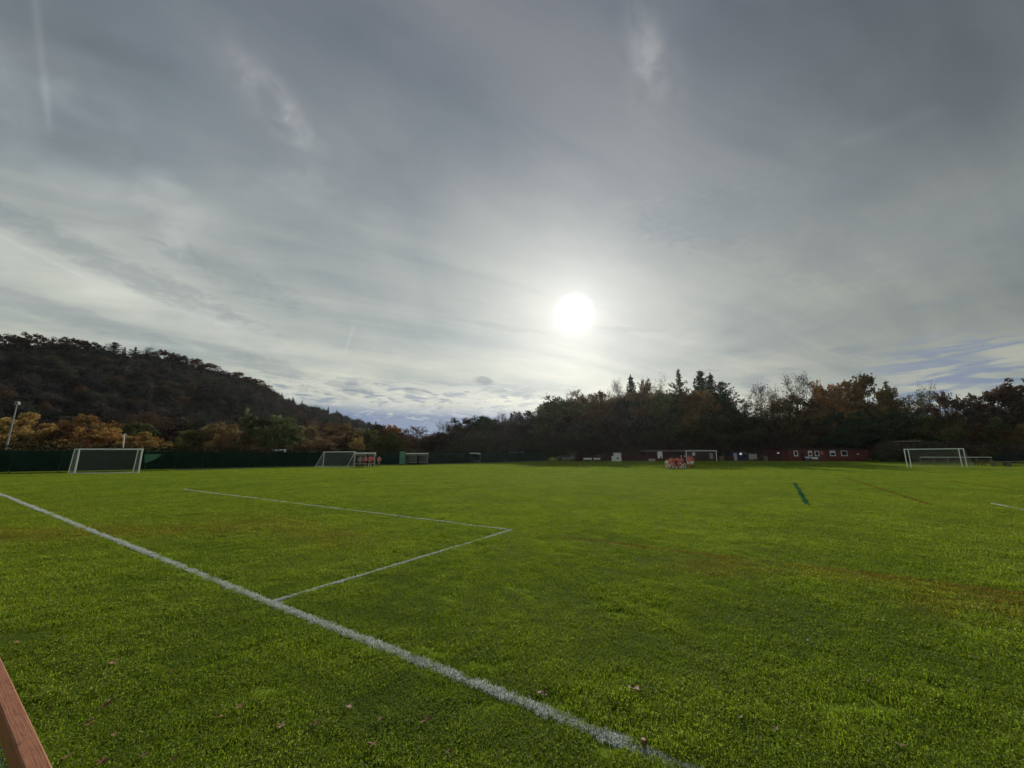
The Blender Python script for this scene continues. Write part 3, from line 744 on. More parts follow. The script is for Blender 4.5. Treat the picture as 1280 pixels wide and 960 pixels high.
# wood filling in behind and below the trees of the far end
M['fill'] = leafmat('deep_wood_foliage', False, [(0, (0.060, 0.054, 0.048)), (.35, (0.098, 0.068, 0.057)), (.6, (0.060, 0.075, 0.042)), (.85, (0.112, 0.075, 0.054)), (1, (0.120, 0.105, 0.051))])
src2 = [crown_src(200+i, 900, 5.2, 10, .62, M['fill']) for i in range(4)]
hc2 = coll_of('wood_crowns', src2)
r = np.random.default_rng(23); P_ = []; S_ = []
topf = [(-60, 556), (500, 556), (535, 552), (560, 538), (590, 527), (640, 523), (674, 521), (683, 500), (760, 500), (790, 486), (905, 488), (930, 520), (1010, 515), (1030, 494), (1100, 500), (1120, 530), (1160, 522), (1200, 525), (1300, 508), (1420, 500)]
for k in range(2100):
    px = r.uniform(470, 1400); Y = r.uniform(119, 140) if px < 1130 else r.uniform(112, 132)
    yt = np.interp(px, [p for p, _ in topf], [y for _, y in topf]); f = r.random()**.7
    zt = atY(px, yt, Y).z; x = atY(px, 570, Y).x
    s = r.uniform(.45, .85); z = max(-.4, (zt-10*s*1.05)*f); P_.append((x, Y, z+gz(x, Y)*.5)); S_.append((s, s, s))
for k in range(900):                            # bushes along the front of the wood
    px = r.uniform(520, 1420); Y = r.uniform(102, 112) if px < 1110 else r.uniform(76, 104)
    if 560 > px: Y += 8
    if 1125 < px < 1165 and Y < 78: continue
    x = atY(px, 570, Y).x; s = r.uniform(.28, .62); zs = 1.5 if r.random() < .4 and Y > 103 else .85; P_.append((x, Y, gz(x, Y)-.5)); S_.append((s*1.2, s*1.2, s*zs))
P_ = np.array(P_)
uo = scatter('wood_understory', P_, np.array(S_), r.uniform(0, 6.28, len(P_)), r.integers(0, 4, len(P_)), hc2)
tag(uo, 'dark mass of undergrowth and inner branches of the wood', 'wood', kind='stuff')
# scrub between the fence and the hill
P_ = []; S_ = []
for k in range(1150):
    px = r.uniform(-120, 560); t_ = r.random(); Yf = np.interp(px, [-120, 0, 180, 360, 500, 640], [34, 42, 50, 65, 83, 98]); Y = Yf+6+t_*62
    x = atY(px, 570, Y).x; s = r.uniform(.16, .42)*(1+t_*.5); P_.append((x, Y, -.5)); S_.append((s*1.2, s*1.2, s))
M['scrub'] = leafmat('scrub_foliage', False, [(0, (0.068, 0.054, 0.030)), (.25, (0.162, 0.115, 0.054)), (.45, (0.061, 0.061, 0.027)), (.62, (0.203, 0.135, 0.068)), (.8, (0.095, 0.061, 0.038)), (1, (0.176, 0.162, 0.068))])
src3 = [crown_src(300+i, 700, 5.2, 10, .7, M['scrub']) for i in range(4)]; hc3 = coll_of('scrub_crowns', src3)
P_ = np.array(P_)
tag(scatter('scrub', P_, np.array(S_), r.uniform(0, 6.28, len(P_)), r.integers(0, 4, len(P_)), hc3), 'brown and olive scrub between the fence and the hill', 'scrub', kind='stuff')

# ------------------------------------------------------------------ windbreak fence
def lerp(a, b, t): return a+(b-a)*t
FP = [(-62, 26), (-51.8, 40.0), (-44.3, 46.8), (-35.6, 61.7), (-22.7, 78.5), (-1, 93), (9.2, 98)]
fpts = []
for (x0, y0), (x1, y1) in zip(FP[:-1], FP[1:]):
    n = max(1, round(math.hypot(x1-x0, y1-y0)/2.9))
    fpts += [(lerp(x0, x1, k/n), lerp(y0, y1, k/n)) for k in range(n)]
fpts.append(FP[-1])
fe = empty('windbreak_fence', (fpts[0][0], fpts[0][1], 0), 0, 'tall dark green windbreak fence along the left side of the field', 'fence')
o0 = Vector((fpts[0][0], fpts[0][1], 0))
M['post'] = worn('dark_green_post', (.02, .035, .028), .6, .3, 3, .3)
M['kick'] = worn('pale_kickboard', (.15, .17, .14), .8, .4, 2, .2)
rf = random.Random(2)
for k, (x, y) in enumerate(fpts):
    h = 2.35; z0 = gz(x, y)
    p = Vector((x, y, z0))-o0
    MB().tube(p+Vector((0, .06, -.2)), p+Vector((0, .06, h+.12)), .045, n=8).build('post', M['post'], fe)
    if k+1 < len(fpts):
        x2, y2 = fpts[k+1]; q_ = Vector((x2, y2, gz(x2, y2)))-o0; d = (q_-p); nrm = Vector((d.y, -d.x, 0)).normalized()
        # sheet sags a little between the posts and bellies in the wind
        vs = []; nxs, nzs = 7, 5; ph = rf.uniform(0, 6)
        for j in range(nzs):
            for i in range(nxs):
                u = i/(nxs-1); v = j/(nzs-1)
                sag = -.06*math.sin(math.pi*u)*v*rf.uniform(.6, 1.4); bel = .10*math.sin(math.pi*u)*math.sin(math.pi*v)+.02*math.sin(9*u+ph)
                vs.append(p+d*(u*.985+.0075)+nrm*bel+Vector((0, 0, .14+(h-.14)*v+sag)))
        fs = [(j*nxs+i, j*nxs+i+1, (j+1)*nxs+i+1, (j+1)*nxs+i) for j in range(nzs-1) for i in range(nxs-1)]
        back = [v-nrm*.012 for v in vs]; n0 = len(vs)
        o = MB().add(vs+back, fs+[tuple(n0+i for i in f[::-1]) for f in fs]).build('screen_panel', M['screen'], fe)
        for pl in o.data.polygons: pl.use_smooth = True
        if k > 9:
            MB().add([p+Vector((0, 0, .02))-nrm*-.05, q_+Vector((0, 0, .02))+nrm*.05, q_+Vector((0, 0, .13))+nrm*.05, p+Vector((0, 0, .13))+nrm*.05,
                      p+Vector((0, 0, .02))+nrm*.075, q_+Vector((0, 0, .02))+nrm*.075, q_+Vector((0, 0, .13))+nrm*.075, p+Vector((0, 0, .13))+nrm*.075],
                     [(0,1,2,3),(7,6,5,4),(0,4,5,1),(3,2,6,7),(0,3,7,4),(1,5,6,2)]).build('kickboard', M['kick'], fe)
# loose lighter sheet hanging over the fence right of the large goal
Ya = 45.4
a, b, c_, d_ = atY(180, 568, Ya), atY(224, 567, Ya+5.4), atY(203, 575, Ya+2.4), atY(180, 579, Ya)
nrm = Vector((.8, -.6, 0))*.22; vs = []
for v in range(5):
    for u in range(8):
        t_ = u/7; s_ = v/4; top = a.lerp(b, t_); bot = d_.lerp(b, t_)+Vector((0, 0, .12*math.sin(3*t_)))
        vs.append(top.lerp(bot, s_)+nrm*(1+.4*math.sin(5*t_+2*s_))-o0)
fs = [(v*8+u, v*8+u+1, (v+1)*8+u+1, (v+1)*8+u) for v in range(4) for u in range(7)]
M['loose'] = worn('faded_green_sheet', (.022, .062, .040), .9, .3, 1.5, 0)
lo = MB().add(vs, fs).build('loose_sheet', M['loose'], fe); tag(lo, 'faded lighter green sheet hanging in a sagging triangle')
sm_ = lo.modifiers.new('solid', 'SOLIDIFY'); sm_.thickness = .01
# hedge behind the fence
def hedge(name, path, hgt, wid, n, leaf, colr, label):
    r = np.random.default_rng(77); P0 = np.array(path, float); seg = np.linalg.norm(np.diff(P0, axis=0), axis=1); cum = np.concatenate([[0], np.cumsum(seg)])
    t_ = r.uniform(0, cum[-1], n); x = np.interp(t_, cum, P0[:, 0]); y = np.interp(t_, cum, P0[:, 1])
    hmod = hgt*(.82+.36*fbm(t_*.35, t_*0+3, 3)); z = hmod*r.random(n)**.55
    x += r.normal(size=n)*wid*.3; y += r.normal(size=n)*wid*.3
    lv = quads(np.stack([x, y, z], -1), leaf, r); o = linkmesh(name, np_mesh(name, lv[0], lv[1], M['leaf'], r.random(n))); o.color = (*colr, 1)
    return tag(o, label, 'hedge')
hedge('hedge', [(-66, 28), (-54, 42.5), (-47, 49.5), (-38.5, 64), (-25, 81), (-4, 95.5), (10, 101)], 3.0, 1.4, 26000, .24, (.022, .026, .013), 'dark clipped hedge showing just over the top of the green fence')

# ------------------------------------------------------------------ pitch markings
UU = Vector((-0.8440, 0.5363, 0)); NN = Vector((0.5363, 0.8440, 0))
def nu(n_, u_): return NN*n_+UU*u_
def tuft_mesh(seed, n, hgt, rad, wid, mat_, clover=0, white=False):
    r = np.random.default_rng(seed); vs = []; f4 = []; f3 = []; t4 = []; t3 = []
    for k in range(n):
        a = r.uniform(0, 6.28); q0 = r.random()**.5*rad; b = np.array([math.cos(a)*q0, math.sin(a)*q0, -.004])
        h = hgt*r.uniform(.5, 1.15); la = r.uniform(0, 6.28); ln = h*r.uniform(.15, .95); dr = np.array([math.cos(la)*ln, math.sin(la)*ln, 0])
        sd = np.array([-math.sin(la+r.normal()*.6), math.cos(la), 0])*wid*.5*r.uniform(.7, 1.3)
        m1 = b+dr*.35+np.array([0, 0, h*.62]); t_ = b+dr+np.array([0, 0, h*r.uniform(.8, 1.0)])
        i = len(vs); vs += [b-sd, b+sd, m1-sd*.85, m1+sd*.85, t_]; f4.append((i, i+1, i+3, i+2)); f3.append((i+2, i+3, i+4)); tt = r.random(); t4.append(tt); t3.append(tt)
    for k in range(clover):
        a = r.uniform(0, 6.28); q0 = r.random()**.5*rad; c = np.array([math.cos(a)*q0, math.sin(a)*q0, hgt*r.uniform(.45, .95)]); s = wid*r.uniform(.9, 1.6)
        nrm = r.normal(size=3)*.6+np.array([0, 0, 1]); nrm /= np.linalg.norm(nrm); u = np.cross(nrm, [math.cos(a), math.sin(a), 0]); u /= np.linalg.norm(u); v = np.cross(nrm, u)
        i = len(vs); vs += [c-u*s, c+v*s*.9, c+u*s, c-v*s*.9]; f4.append((i, i+1, i+2, i+3)); t4.append(2.0)
    return np_mesh('tuft', np.array(vs), [np.array(f4), np.array(f3)], mat_, t4+t3)
tufts = [bpy.data.objects.new('tuft', tuft_mesh(400+i, 44, .037, .078, .0047, M['blade'], (4, 7, 3, 10, 13)[i])) for i in range(5)]
wt = [bpy.data.objects.new('painted_tuft', tuft_mesh(450+i, 34, .034, .055, .0062, M['wblade'])) for i in range(3)]
gc = coll_of('grass_tufts', tufts); wc = coll_of('painted_tufts', wt)
r = np.random.default_rng(31)
LINES = [('goal_line', (2.655, 34.0), (2.655, -2.2), .09, 'long white goal line running from the left edge to the bottom of the photo'),
         ('six_yard_side_line', (2.60, 5.149), (8.10, 5.149), .062, 'short white line from the goal line to the corner of the box'),
         ('six_yard_line', (8.08, 5.1), (8.20, 25.9), .045, 'thin white line running left from the corner of the box, parallel to the goal line'),
         ('far_touch_line', None, None, .10, 'faint scrap of white line at the right edge')]
def inline(x, y, e=0.0):
    n_ = x*NN.x+y*NN.y; u_ = x*UU.x+y*UU.y
    a = (np.abs(n_-2.655) < .048+e) & (u_ > -3) & (u_ < 34)
    b = (np.abs(u_-5.149) < .04+e) & (n_ > 2.6) & (n_ < 8.1)
    c = (np.abs(n_-8.08-(u_-5.1)*.0058) < .035+e) & (u_ > 5) & (u_ < 25.9)
    return a | b | c
far = [gp(1240, 630), gp(1290, 640)]
for nm, a, b, wd, lb in LINES:
    p, q_ = (nu(*a), nu(*b)) if a else (far[0], far[1])
    L = (q_-p).length; d = (q_-p)/L; s = Vector((-d.y, d.x, 0)); n = max(6, int(L/.12)); vs = []
    for k in range(n+1):
        c = p+d*(L*k/n); jl = (random.random()-.5)*.016; jr = (random.random()-.5)*.016; wv = .010*math.sin(k*.09+a[0] if a else k)
        for o_ in (wd/2+jl+wv, -wd/2+jr+wv): vs.append((c.x+s.x*o_, c.y+s.y*o_, gz(c.x, c.y)+.008))
    fs = [(2*k+1, 2*k, 2*k+2, 2*k+3) for k in range(n)]
    lo = MB().add(vs, fs).build(nm, M['line']); tag(lo, lb, kind='structure')
    # painted blades standing in the line
    m = int(L*760*(wd/.105)); t_ = r.random(m); x = p.x+d.x*L*t_; y = p.y+d.y*L*t_; o_ = r.normal(size=m)*wd*.26
    wv = .010*np.sin(t_*n*.09+(a[0] if a else 0)); x += s.x*(o_+wv); y += s.y*(o_+wv)
    dist = np.hypot(x, y); kp = (r.random(m) < np.clip((5.0/dist)**1.2, .08, 1)) & (y > .3) & (fbm(x*3.5, y*3.5, 3)+r.normal(size=m)*.08 > .31)
    x, y, dist = x[kp], y[kp], dist[kp]; sc1 = r.uniform(.55, 1.0, len(x))*np.clip((dist/6)**.35, 1, 1.8)
    so_ = scatter('painted_blades', np.stack([x, y, gz_np(x, y)], -1), np.stack([sc1*np.clip(wd/.105, .6, 1)*.72, sc1*np.clip(wd/.105, .6, 1)*.72, sc1*.98], -1), r.uniform(0, 6.28, len(x)), r.integers(0, 3, len(x)), wc)
    so_.parent = lo; tag(so_, 'white painted grass blades of the line', kind='stuff')
MASK = []
# lush dark green strip and red worn strip: remains of older markings
def strip(nm, pa, pb, wd, mt, lb, dz_=.02, taper=True):
    p, q_ = pa, pb; L = (q_-p).length; d = (q_-p)/L; s = Vector((-d.y, d.x, 0)); n = int(L/.18); vs = []; rr = random.Random(4)
    for k in range(n+1):
        c = p+d*(L*k/n); w2 = wd*.5*(rr.uniform(.7, 1.25)); sh = .03*math.sin(k*.21)+rr.uniform(-.02, .02)
        for o_ in (w2+sh, -w2+sh): vs.append((c.x+s.x*o_, c.y+s.y*o_, gz(c.x, c.y)+dz_))
    o = MB().add(vs, [(2*k+1, 2*k, 2*k+2, 2*k+3) for k in range(n)]).build(nm, mt); MASK.append((p.x, p.y, d.x, d.y, L, wd*.55))
    src_ = coll_of(nm+'_tufts', [bpy.data.objects.new('tuft', tuft_mesh(480+i, 34, .040, .075, .0075, mt)) for i in range(2)])
    m = int(L*110); t_ = r.random(m); o_ = r.normal(size=m)*wd*.22; x = p.x+d.x*L*t_+s.x*o_; y = p.y+d.y*L*t_+s.y*o_; g_ = np.full((m, 3), .85)*r.uniform(.7, 1.1, (m, 1))
    c_ = scatter('line_blades', np.stack([x, y, gz_np(x, y)], -1), g_, r.uniform(0, 6.28, m), r.integers(0, 2, m), src_); c_.parent = o; tag(c_, kind='stuff')
    return tag(o, lb, kind='structure')
def f_strip(lo, hi):
    def f(t):
        c = t.mix(t.smooth(t.noise(t.new('ShaderNodeNewGeometry').outputs['Position'], 9, 4, .7), .35, .65), lo, hi)
        d = t.new('ShaderNodeBsdfDiffuse'); t.put(d.inputs[0], c); tr = t.new('ShaderNodeBsdfTranslucent'); t.put(tr.inputs[0], c)
        m = t.new('ShaderNodeMixShader'); m.inputs[0].default_value = .4; t.l.new(d.outputs[0], m.inputs[1]); t.l.new(tr.outputs[0], m.inputs[2]); return m.outputs[0]
    return f
M['lush'] = mat('lush_dark_grass', f_strip((.012, .075, .030), (.03, .13, .085)))
M['redworn'] = mat('red_worn_turf', f_strip((.14, .15, .02), (.24, .11, .03)))
strip('old_green_line', gp(993, 603.5), gp(1010, 632), .11, M['lush'], 'dark green strip of old line marking on the right half of the field')
strip('old_red_line', gp(1056, 597), gp(1162, 631), .10, M['redworn'], 'thin reddish worn line on the right side of the field')
strip('old_red_line', gp(1190, 602), gp(1300, 617), .09, M['redworn'], 'second faint reddish worn line, nearer the right edge')

# ------------------------------------------------------------------ grass
def sample_grass(n0, rmin, rmax, p):
    k = 2-p; u = r.random(n0); rr = (rmin**k+(rmax**k-rmin**k)*u)**(1/k); a = R(1)*r.uniform(-62, 60, n0)
    return np.sin(a)*rr, np.cos(a)*rr, rr
gxx, gyy, grr = sample_grass(230000, 1.6, 80, 1.5)
kp = ~inline(gxx, gyy, .02*np.clip(grr/5, .6, 3)) & (gyy > .4) & (r.random(len(gxx)) < np.clip((80-grr)/45, 0, 1))
for (x0_, y0_, ax_, ay_, L_, hw_) in MASK:
    t_ = (gxx-x0_)*ax_+(gyy-y0_)*ay_; kp &= ~((np.abs((gxx-x0_)*ay_-(gyy-y0_)*ax_) < hw_+.05) & (t_ > 0) & (t_ < L_))
kp &= fbm(gxx*5.5+3, gyy*5.5+7, 3)+r.random(len(gxx))*.12 > .37
gxx, gyy, grr = gxx[kp], gyy[kp], grr[kp]
lump = fbm(gxx*1.3, gyy*1.3, 3); lump2 = fbm(gxx*6+9, gyy*6, 2)
hs = (.40+1.05*lump)*(.60+.7*lump2)*r.uniform(.75, 1.2, len(gxx))
grow = np.clip((grr/5)**.42, .9, 2.2)
pt = gp(22, 797); dp = np.hypot(gxx-pt.x, (gyy-pt.y)*1.6); hs *= np.clip((dp-.12)/.30, .22, 1)
ww = r.uniform(.85, 1.25, len(gxx))*grow
clv = fbm(gxx*.9+50, gyy*.9, 3)
idx = np.where(clv+r.normal(size=len(gxx))*.14 > .68, r.choice([3, 4], len(gxx)), r.choice([0, 1, 2, 0], len(gxx)))
go_ = scatter('grass_blades', np.stack([gxx, gyy, gz_np(gxx, gyy)], -1), np.stack([ww, ww, hs*np.clip(grow, 1, 1.35)], -1), r.uniform(0, 6.28, len(gxx)), idx, gc)
tag(go_, 'short uneven turf with clover covering the near field', 'grass', kind='stuff')

# fallen leaves
def leaf_mesh(seed):
    r = random.Random(seed); n = 11; vs = [(0, 0, .006)]; 
    for k in range(n):
        a = 2*math.pi*k/n; rad = .034*(1.25 if k % 2 == 0 else .62)*(1.35 if k == 0 else 1)*r.uniform(.8, 1.15)
        x, y = math.cos(a)*rad, math.sin(a)*rad*.8; vs.append((x, y, .004+5*x*x*r.uniform(.2, 1.6)+4*y*y))
    st = len(vs); vs += [(-.052, .0012, .008), (-.052, -.0012, .008)]
    fs = [(0, k+1, (k+1) % n+1) for k in range(n)]+[(0, st, st+1)]
    me = bpy.data.meshes.new('fallen_leaf'); me.from_pydata(vs, [], fs); me.materials.append(M['deadleaf'])
    return me
def f_dead(t):
    oi = t.new('ShaderNodeObjectInfo'); n = t.noise(t.new('ShaderNodeTexCoord').outputs['Object'], 60, 3, .6)
    c = t.mix(V(t, oi.outputs['Random']), (.11, .048, .014), (.22, .115, .034)); c = t.mix(t.smooth(n, .4, .7)*.5, c, (.10, .05, .025)); return pbr(t, c, .7, .3)
M['deadleaf'] = mat('dead_leaf', f_dead)
lms = [leaf_mesh(i) for i in range(4)]
LP = [(12, 798), (20, 803), (74, 800), (82, 797), (140, 829), (213, 841), (137, 876), (131, 882), (143, 918), (84, 947), (128, 952), (180, 944), (217, 950),
      (300, 883), (275, 896), (350, 908), (254, 921), (436, 884), (476, 899), (533, 900), (467, 931), (674, 866), (680, 868), (926, 897), (971, 911),
      (905, 838), (1085, 852), (1215, 820), (1120, 930), (1010, 800), (395, 905), (560, 940), (110, 905), (60, 890)]
for k, (px, py) in enumerate(LP):
    p = gp(px, py, .03); o = linkmesh('fallen_leaf', lms[k % 4], None, p); o.rotation_euler = (random.uniform(-.3, .3), random.uniform(-.3, .3), random.uniform(0, 6.28))
    s = random.uniform(.5, .9); o.scale = (s, s, s); tag(o, 'curled brown fallen leaf lying on the short grass', 'leaf', 'fallen leaves in the near grass')
p = gp(797, 861, .035); o = linkmesh('fallen_leaf', lms[1], None, p); o.scale = (1.0, .85, .9); tag(o, 'largest pale pinkish dead leaf, in the grass above the bottom end of the white line', 'leaf', 'fallen leaves in the near grass')
p = gp(787, 859, .03); o = linkmesh('fallen_leaf', lms[2], None, p); o.scale = (.85, .7, .8); tag(o, 'darker crumpled leaf touching the largest pale one', 'leaf', 'fallen leaves in the near grass')
# small wooden peg beside the line
p = gp(805, 936); M['peg'] = worn('reddish_wood', (.22, .085, .04), .7, .3, 20, .3)
pe = empty('wooden_peg', p, 0, 'short reddish wooden peg standing in the grass beside the bottom end of the white line', 'peg')
MB().tube((0, 0, -.02), (0, 0, .045), .011, .013, 10).build('shaft', M['peg'], pe); MB().tube((0, 0, .0455), (0, 0, .053), .016, .014, 10).build('head', M['peg'], pe)

# ------------------------------------------------------------------ barrier rail at the bottom left
def f_rail(t):
    o = t.new('ShaderNodeNewGeometry').outputs['Position']
    n1 = t.noise(o, 9, 4, .6); n2 = t.noise(o, 60, 5, .65); n3 = t.noise(o, 30, 3, .5)
    sp_ = t.new('ShaderNodeSeparateXYZ'); t.l.new(o, sp_.inputs[0]); X, Y, Z = (V(t, sp_.outputs[i]) for i in range(3))
    gr = t.noise(t.xyz((X*.5363+Y*.844)*260, (X*-.844+Y*.5363)*7, Z*260), 1.0, 4, .6)
    c = t.mix(t.smooth(n1, .3, .7), (.27, .105, .052), (.32, .135, .07)); c = t.mix(t.smooth(n3, .6, .72)*.8, c, (.11, .035, .022))
    c = t.mix(t.smooth(t.noise(o, 110, 3, .7), .60, .68)*.7, c, (.09, .04, .03)); c = t.mix(t.smooth(n2, .58, .72)*.6, c, (.27, .14, .09)); c = t.mix(t.smooth(gr, .52, .66)*.6, c, (.10, .035, .022)); return pbr(t, c, .7, .25, n2*.5+gr*.6, .7, .003)
M['rail'] = mat('red_brown_painted_timber', f_rail)
ZR = .80
def rp(n_, u_, z): v = nu(n_, u_); return Vector((v.x, v.y, z))
ra = empty('barrier', rp(.37, .4, 0), 0, 'red-brown painted timber barrier rail with netting below, cutting the bottom left corner', 'barrier')
org = ra.location.copy()
def rbox(nm, n0, n1, u0, u1, z0, z1, mt, bev=.004):
    c = [rp(n_, u_, z)-org for z in (z0, z1) for (n_, u_) in ((n0, u0), (n1, u0), (n1, u1), (n0, u1))]
    return MB().add(c, [(3,2,1,0),(4,5,6,7),(0,1,5,4),(1,2,6,5),(2,3,7,6),(3,0,4,7)]).build(nm, mt, ra, bev)
rbox('top_rail', .350, .400, -1.6, 7.5, ZR-.075, ZR, M['rail'])
for u in (-1.4, 1.75, 4.6, 7.2): rbox('post', .401, .475, u-.04, u+.04, -.05, ZR-.012, M['rail'])
mb = MB()
for k in range(0, 220): 
    u = -1.5+k*.04; mb.tube(rp(.347, u, .05)-org, rp(.347, u+.25, ZR-.07)-org, .0016, n=3); mb.tube(rp(.347, u+.25, .05)-org, rp(.347, u, ZR-.07)-org, .0016, n=3)
M['mesh'] = worn('grey_green_net', (.22, .27, .25), .6, .3, 5, .3)
tag(mb.build('netting', M['mesh'], ra), kind='stuff')

# ------------------------------------------------------------------ goals
def goal(label, A, B, hgt, back, pr=.055, net=True, stays=True, topd=.0, group='football goals', sidebars=False, strand=.0035, cell=.13, dense=None):
    A = Vector((A[0], A[1], gz(A[0], A[1]))); B = Vector((B[0], B[1], gz(B[0], B[1]))); b = Vector((back[0], back[1], 0))
    g = empty('football_goal', A, 0, label, 'goal', group); B = B-A; Z = Vector((0, 0, hgt)); O = Vector((0, 0, 0)); d = B.normalized()
    MB().tube(O, Z, pr, n=10).build('post', M['white'], g); MB().tube(B, B+Z, pr, n=10).build('post', M['white'], g)
    MB().tube(Z-d*pr, B+Z+d*pr, pr*1.01, n=10).build('crossbar', M['white'], g)
    tb = b*topd
    if stays:
        for q_ in (O, B):
            m = MB().tube(q_+Z+b.normalized()*pr, q_+b+Vector((0, 0, .04)), pr*.55, n=8) if topd == 0 else MB().path([q_+Z+b.normalized()*pr, q_+Z+tb, q_+b+Vector((0, 0, .04))], pr*.55)
            m.build('back_stay', M['white'], g)
            MB().tube(q_+b.normalized()*pr+Vector((0, 0, .035)), q_+b+Vector((0, 0, .035)), pr*.5, n=6).build('side_bar', M['white'], g)
        MB().tube(b+Vector((0, 0, .035)), B+b+Vector((0, 0, .035)), pr*.5, n=8).build('ground_bar', M['white'], g)
    if net:
        m = MB(); L = B.length; nx = int(L/cell); T0 = Z*.985+tb
        slant = (b-tb+Vector((0, 0, .05))-Z*.985); nz = int(slant.length/cell)
        def strandp(p, q_): m.tube(p, q_, strand, n=3)
        for k in range(nx+1): u = B*(k/nx); strandp(u+T0, u+T0+slant+Vector((0, 0, 0)))
        for k in range(nz+1): s_ = T0+slant*(k/nz); strandp(s_, s_+B)
        if topd > 0:
            for k in range(nx+1): u = B*(k/nx); strandp(u+Z, u+T0)
        nz = int(hgt/(dense or cell))
        for q_ in (O, B):
            for k in range(nz+1):
                z = hgt*k/nz; f = 1-z/hgt; ext = tb*(z/hgt)+b*f if topd else b*f
                m.tube(q_+Vector((0, 0, z)), q_+ext+Vector((0, 0, z)), strand*(2.4 if dense else 1), n=3)
            for k in range(1, max(2, int(b.length/cell))):
                t_ = k/max(2, int(b.length/cell)); zt = hgt*(1-t_) if not topd else hgt*min(1, (1-t_)/(1-topd))
                strandp(q_+b*t_+Vector((0, 0, .04)), q_+b*t_+Vector((0, 0, zt)))
        tag(m.build('net', M['net'], g), kind='stuff')
    return g
A = gp(93, 591.7); B = gp(175, 591.4)
g1 = goal('largest white goal at the far left, in front of the green fence', (A.x, A.y), (B.x, B.y-.2), 2.44, (-.16, -.42), .065, True, True, .75, strand=.0032, cell=.11, dense=.035)
c = onY(424, 62.5); h = 3.2
goal('white goal turned at an angle, with slanting back stays, beside the players in pink', (c.x-h*.94, c.y+h*.342), (c.x+h*.94, c.y-h*.342), 2.4, (-.54, -1.47), .055, True, True, strand=.0045)
A = onY(858, 90.5); B = onY(895.6, 90.5)
goal('far white goal right of the team huddle, in front of the long low building', (A.x, A.y), (B.x, B.y), 2.44, (.1, 1.6), .075, True, False, strand=.004)
A = onY(1136.5, 52.4); B = onY(1206, 52.4)
goal('nearer of the two nested white goals at the right', (A.x, A.y), (B.x, B.y), 2.44, (.1, -.9), .055, True, False, strand=.0045)
A = onY(1132.8, 52.95); B = onY(1201.2, 52.95)
goal('farther of the nested white goals at the right, showing just left of the nearer posts', (A.x, A.y+.12), (B.x, B.y+.12), 2.44, (0, 1), .055, False, False)

# ------------------------------------------------------------------ things along the fence and the far edge
# floodlight pole
p = onY(11, 44); z1 = atY(18, 503, 44).z
fl = empty('floodlight_pole', (p.x-.5, p.y, 0), 0, 'tall thin floodlight pole with one lamp head at the far left, behind the green fence', 'floodlight')
MB().tube((0, 0, -.2), (0, 0, z1-.2), .085, .05, 10).build('pole', M['grey'], fl)
MB().prism([(-.26, 0), (.26, 0), (.16, .34), (-.16, .34)], 1, -.12, .12).build('lamp_head', M['grey'], fl).location = (0, 0, z1-.25)
MB().box((-.22, -.135, .03), (.22, -.125, .27)).build('lamp_glass', M['glass'], fl).location = (0, 0, z1-.25)
MB().box((-.3, -.03, -.06), (.3, .03, 0)).build('bracket', M['grey'], fl).location = (0, 0, z1-.25)
# tilted white post with a short cross piece
p = onY(154, 52); q_ = atY(156.5, 543, 52)
tp = empty('tilted_post', (p.x, p.y, 0), 0, 'slightly tilted white post above the right end of the largest goal', 'post')
MB().tube((0, 0, 0), (q_.x-p.x-.1, 0, q_.z), .06, n=8).build('shaft', M['white'], tp)
MB().tube((q_.x-p.x-.28, 0, q_.z-.05), (q_.x-p.x+.12, 0, q_.z+.02), .05, n=8).build('cap', M['white'], tp)
# van
def van_meshes():
    prof = [(-2.6, .35), (2.5, .35), (2.6, .8), (2.45, 1.25), (1.75, 1.4), (1.15, 2.35), (.9, 2.5), (-2.5, 2.5), (-2.6, 2.3)]
    body = MB().prism(prof, 1, -.98, .98).mesh('body', M['wpanel'], .04)
    ws = MB().add([(1.79, -.82, 1.45), (1.79, .82, 1.45), (1.20, .78, 2.28), (1.20, -.78, 2.28), (1.76, -.82, 1.42), (1.76, .82, 1.42), (1.17, .78, 2.25), (1.17, -.78, 2.25)], [(0,1,2,3),(7,6,5,4),(0,4,5,1),(1,5,6,2),(2,6,7,3),(3,7,4,0)]).mesh('windscreen', M['glass'])
    sw = MB().box((.35, -.99, 1.45), (1.2, -.984, 2.1)).box((.35, .984, 1.45), (1.2, .99, 2.1)).mesh('side_window', M['glass'])
    ty = MB().tube((0, -.12, 0), (0, .12, 0), .36, n=16).mesh('tyre', M['black']); ri = MB().tube((0, -.13, 0), (0, .13, 0), .2, n=12).mesh('rim', M['grey'])
    li = MB().box((2.5, -.14, -.1), (2.6, .14, .1)).mesh('headlight', M['wpanel'])
    return body, ws, sw, ty, ri, li
VM = van_meshes()
def van(px, Y, ztop, rz, label, group):
    p = onY(px, Y); e = empty('parked_van', p, rz, label, 'van', group)
    e.scale = (1, 1, ztop/2.5)
    linkmesh('body', VM[0], e); linkmesh('windscreen', VM[1], e); linkmesh('side_window', VM[2], e)
    for x in (-1.7, 1.75):
        for y in (-.88, .88): w_ = linkmesh('wheel', VM[3], e, (x, y, .36)); linkmesh('rim', VM[4], w_)
    for y in (-.7, .7): linkmesh('headlight', VM[5], e, (0, y, .95))
van(348, 71, 2.95, R(-62), 'white van whose roof shows above the fence left of the oblique goal', 'vans parked behind the green fence')
van(649, 101, 2.45, R(10), 'white van roof just showing over the fence in the middle of the far end', 'vans parked behind the green fence')
van(708, 104, 2.6, R(185), 'pale van at the right end of the windbreak fence', 'vans parked behind the green fence')
